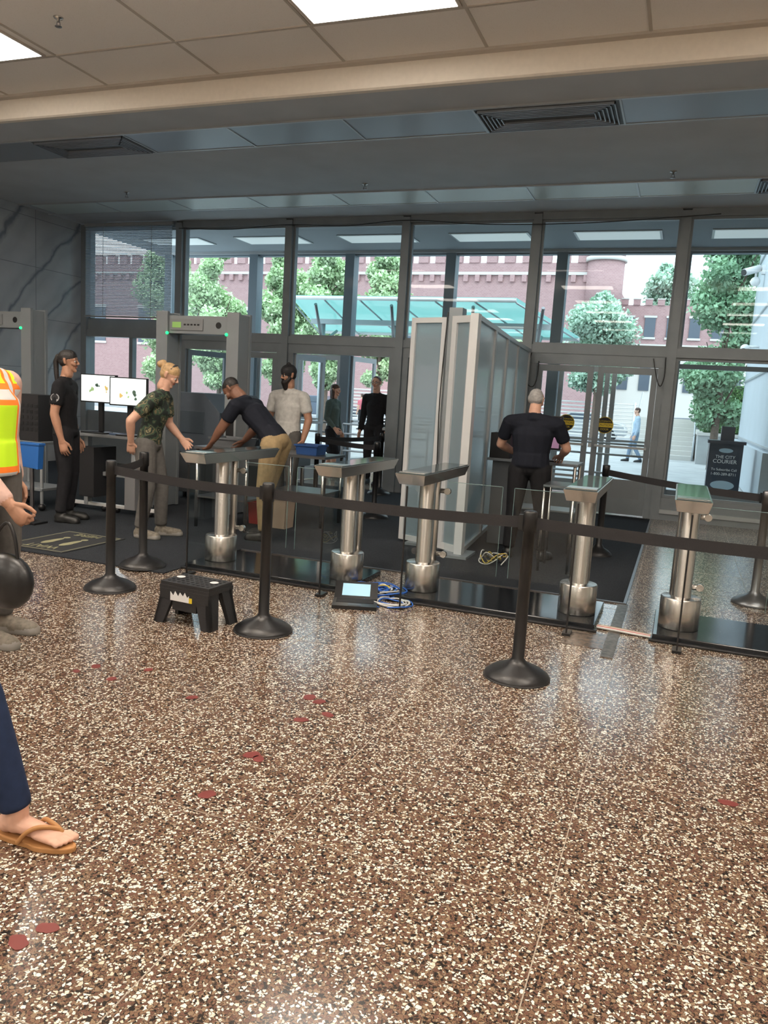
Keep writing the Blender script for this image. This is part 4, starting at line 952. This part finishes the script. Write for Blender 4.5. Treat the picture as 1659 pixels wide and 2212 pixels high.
g=person('woman_in_camouflage_shirt',-5.06,6.72,-72,1.83,dict(top=CAMO,bot=GRP,skin=SKL,sho=SHG,sol=SOLE,hair=HBL,brow=HBL),female=True,hair='bun',head=(0,-28),vox=.010,wide=1.08,bot_r=1.08,z=CZ,
   J=dict(pel=(0,-.03,.53),wai=(0,-.015,.61),che=(0,.02,.72),nek=(0,.05,.82),hed=(0,.085,.915),sR=(.10,.03,.785),sL=(-.10,.035,.785),eR=(.17,-.07,.66),wR=(.12,-.085,.545),eL=(-.14,.04,.64),wL=(-.10,.13,.56),
     hR=(.05,-.03,.515),hL=(-.05,-.03,.515),kR=(.055,-.01,.285),kL=(-.055,.03,.285),aR=(.06,-.05,.05),aL=(-.06,.03,.05),tR=(.08,.05,.018),tL=(-.075,.13,.018)),hem=.4)
g=person('man_bending_over_table',-4.10,7.33,88,1.93,dict(top=NAVY,bot=KHA,skin=SKB,sho=SHB,hair=HB),hair='buzz',head=(0,-55),vox=.010,bot_r=1.06,z=CZ,
   J=dict(pel=(0,-.075,.545),wai=(0,-.02,.605),che=(0,.075,.69),nek=(0,.15,.755),hed=(0,.225,.815),sR=(.105,.125,.735),sL=(-.105,.125,.735),eR=(.125,.145,.60),wR=(.11,.20,.535),eL=(-.12,.20,.61),wL=(-.11,.26,.535),
     hR=(.05,-.07,.53),hL=(-.05,-.07,.53),kR=(.055,.005,.285),kL=(-.055,-.035,.285),aR=(.06,.01,.05),aL=(-.06,-.05,.05),tR=(.07,.10,.018),tL=(-.07,.04,.018)),
   thumbs={'R':(-1,0,0),'L':(1,0,0)},palms={'R':(0,1,-.3),'L':(0,1,-.3)})
g=person('bearded_man_in_white_shirt',-4.90,9.35,172,1.93,dict(top=WSH,bot=GRP,skin=SKM,sho=SHB,hair=HB,hat=BLKM),hair='beanie',beard=True,head=(-25,-8),vox=.011,wide=1.12,hem=.5,bot_r=1.1,z=CZ,
   J=dict(eR=(.165,-.01,.635),wR=(.16,.04,.50),eL=(-.165,-.01,.635),wL=(-.16,.04,.50)))
g=person('woman_in_vestibule',-6.33,13.95,-95,1.80,dict(top=GGR,bot=BLKC,skin=SKL,sho=SHB,hair=HBR),female=True,hair='long',sleeve='long',skirt=True,vox=.016,
   J=dict(wR=(.12,.09,.53),eR=(.125,-.01,.63),kR=(.05,.05,.285),aR=(.05,.06,.05),tR=(.06,.16,.018),kL=(-.05,-.02,.285),aL=(-.05,-.09,.06),tL=(-.06,.0,.018)))
g=person('man_in_black_sweater',-5.22,13.35,170,1.98,dict(top=BLKC,bot=BLK2,skin=SKL,sho=SHB,hair=HBR),hair='buzz',sleeve='long',vox=.016,glasses=True,head=(10,0))
g=person('officer_at_podium',-1.42,8.10,2,1.80,dict(top=NAVY,bot=BLKC,skin=SKL,sho=SHB,hair=HG),hair='fringe',head=(-12,-12),vox=.010,wide=1.25,bot_r=1.12,z=CZ,
   J=dict(hed=(0,.03,.915),nek=(0,-.002,.825),eR=(.19,.06,.65),wR=(.15,.20,.60),eL=(-.19,.06,.65),wL=(-.13,.20,.60),hR=(.06,0,.515),hL=(-.06,0,.515),kR=(.085,.01,.285),kL=(-.075,.01,.285),aR=(.11,-.01,.05),aL=(-.085,-.01,.05),tR=(.14,.08,.018),tL=(-.11,.08,.018)),
   thumbs={'R':(-1,0,.2),'L':(1,0,.2)},palms={'R':(0,0,-1),'L':(0,0,-1)})
g=person('pedestrian',-1.35,26.5,100,1.75,dict(top=cl('pale_blue',(.35,.45,.55)),bot=cl('faded_blue',(.18,.25,.34)),skin=SKL,sho=SHB,hair=HBR),sleeve='long',vox=.025,J=dict(kR=(.05,.07,.29),aR=(.05,.1,.05),tR=(.05,.2,.018),aL=(-.05,-.12,.06),tL=(-.05,-.02,.018)))
g=person('pedestrian',-14.2,34.5,60,1.7,dict(top=cl('rose',(.6,.16,.2)),bot=BLK2,skin=SKL,sho=SHB,hair=HBR),vox=.03)
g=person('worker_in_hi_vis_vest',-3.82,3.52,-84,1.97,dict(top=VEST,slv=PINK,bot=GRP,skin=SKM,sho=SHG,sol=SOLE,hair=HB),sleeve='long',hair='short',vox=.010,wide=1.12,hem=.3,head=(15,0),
   J=dict(nek=(0,-.03,.825),hed=(0,-.04,.93),sR=(.118,-.02,.77),sL=(-.118,-.03,.785),eR=(.155,.045,.60),wR=(.15,.195,.455),eL=(-.15,-.06,.62),wL=(-.14,-.02,.48),aR=(.06,.03,.05),tR=(.07,.13,.018),kR=(.056,.03,.285)),curl={'R':1.2,'L':.5})
b=B('black_bag',M=T(-3.40,3.23,0,0)); b.ball((0,0,.47),.16,mat('bag_leather',(.012,.012,.013),.35,bump=.3,vscale=15),(1.15,.6,1.0),24)
b.tube([(-.10,0,.58),(-.06,0,.72),(0.02,0,.80),(.07,0,.72),(.09,0,.58)],.010,BLK,8); b.done()
g=person('person_in_sandals',-2.40,1.97,-84,1.72,dict(top=BLK2,bot=JEAN,skin=SKL,sho=SHB,hair=HBR),female=True,hair='long',vox=.010,foot='none',
   J=dict(pel=(0,-.015,.525),wai=(0,-.02,.61),che=(0,-.02,.72),nek=(0,-.03,.825),hed=(0,-.02,.93),kR=(.045,.155,.29),aR=(.035,.225,.055),tR=(.0,.3,.01),kL=(-.05,-.03,.285),aL=(-.055,-.10,.055),tL=(-.06,.0,.01),eR=(.12,-.08,.63),wR=(.12,-.10,.49),eL=(-.12,-.08,.63),wL=(-.12,-.10,.49)))
H=1.72
for nm,ax,ay in (('foot_right',.035*H,.225*H),('foot_left',-.055*H,-.10*H)):
    F_=V((ax,ay,0)); sk=SKL
    Q=[prim('skin',F_+V((0,-.0,.13)),F_+V((0,-.005,.065)),.036,.040),prim('skin',F_+V((0,-.045,.058)),F_+V((0,-.04,.055)),.032,.034),
       prim('skin',F_+V((0,-.02,.065)),F_+V((.0,.12,.045)),.038,.030,(1,0,0),.85),prim('skin',F_+V((0,.10,.045)),F_+V((0,.145,.038)),.042,.040,(1,0,0),.5)]
    sg=1 if ax>0 else -1
    for i,(o,ln,r) in enumerate(((-.030,.052,.0125),(-.010,.048,.009),(.006,.042,.0085),(.021,.034,.008),(.034,.026,.0075))):
        p=F_+V((sg*o,.155,.036)); Q.append(prim('skin',p,p+V((sg*o*.1,ln*.55,.003)),r)); Q.append(prim('skin',p+V((sg*o*.1,ln*.55,.003)),p+V((sg*o*.1,ln,-.004)),r*1.02))
    blob(nm,Q,{'skin':sk},.004,g,2)
    TAN=mat('sandal_tan',(.42,.20,.07),.6)
    b=B('sandal_'+nm,parent=g); Pq=[]
    for t in range(28):
        a=t/28*2*math.pi; yy=math.sin(a); w=.052 if yy>0 else .040; Pq.append((F_.x+math.cos(a)*w,F_.y+.065+yy*.165,.0))
    b.prism(Pq,(0,0,.020),TAN)
    for s in (-1,1): b.tube([F_+V((s*.047,.035,.018)),F_+V((s*.043,.07,.062)),F_+V((s*.022,.11,.078)),F_+V((-sg*.02,.155,.055)),F_+V((-sg*.02,.165,.02))],.008,TAN,8)
    b.done(.004)
# ================================================================= LIGHT / WORLD / CAMERA
w=bpy.data.worlds.new('World'); bpy.context.scene.world=w; w.use_nodes=True
nt=w.node_tree; nt.nodes.clear(); bg=nt.nodes.new('ShaderNodeBackground'); wo=nt.nodes.new('ShaderNodeOutputWorld')
bg.inputs[0].default_value=(.80,.92,1,1); bg.inputs[1].default_value=3.2; nt.links.new(bg.outputs[0],wo.inputs[0])
s=bpy.data.lights.new('sun','SUN'); s.energy=1.0; s.angle=.5; s.color=(1,.97,.92); so=bpy.data.objects.new('sun',s); C.objects.link(so); so.rotation_euler=(math.radians(50),math.radians(15),math.radians(20))
sc=bpy.context.scene
try: sc.view_settings.view_transform='Standard'; sc.view_settings.look='None'
except Exception: pass
cd=bpy.data.cameras.new('camera'); cd.sensor_fit='VERTICAL'; cd.sensor_height=36; cd.lens=36*1690/2212; cd.clip_end=400; cd.clip_start=.05
co=bpy.data.objects.new('camera',cd); C.objects.link(co)
Xr=V((.9331,.3547,.0593)); Up=V((-.1066,.1153,.9876)); Bk=V((.3434,-.9279,.1454))
Mx=Matrix((( Xr.x,Up.x,Bk.x,0),(Xr.y,Up.y,Bk.y,0),(Xr.z,Up.z,Bk.z,1.6),(0,0,0,1)))
co.matrix_world=Mx; sc.camera=co
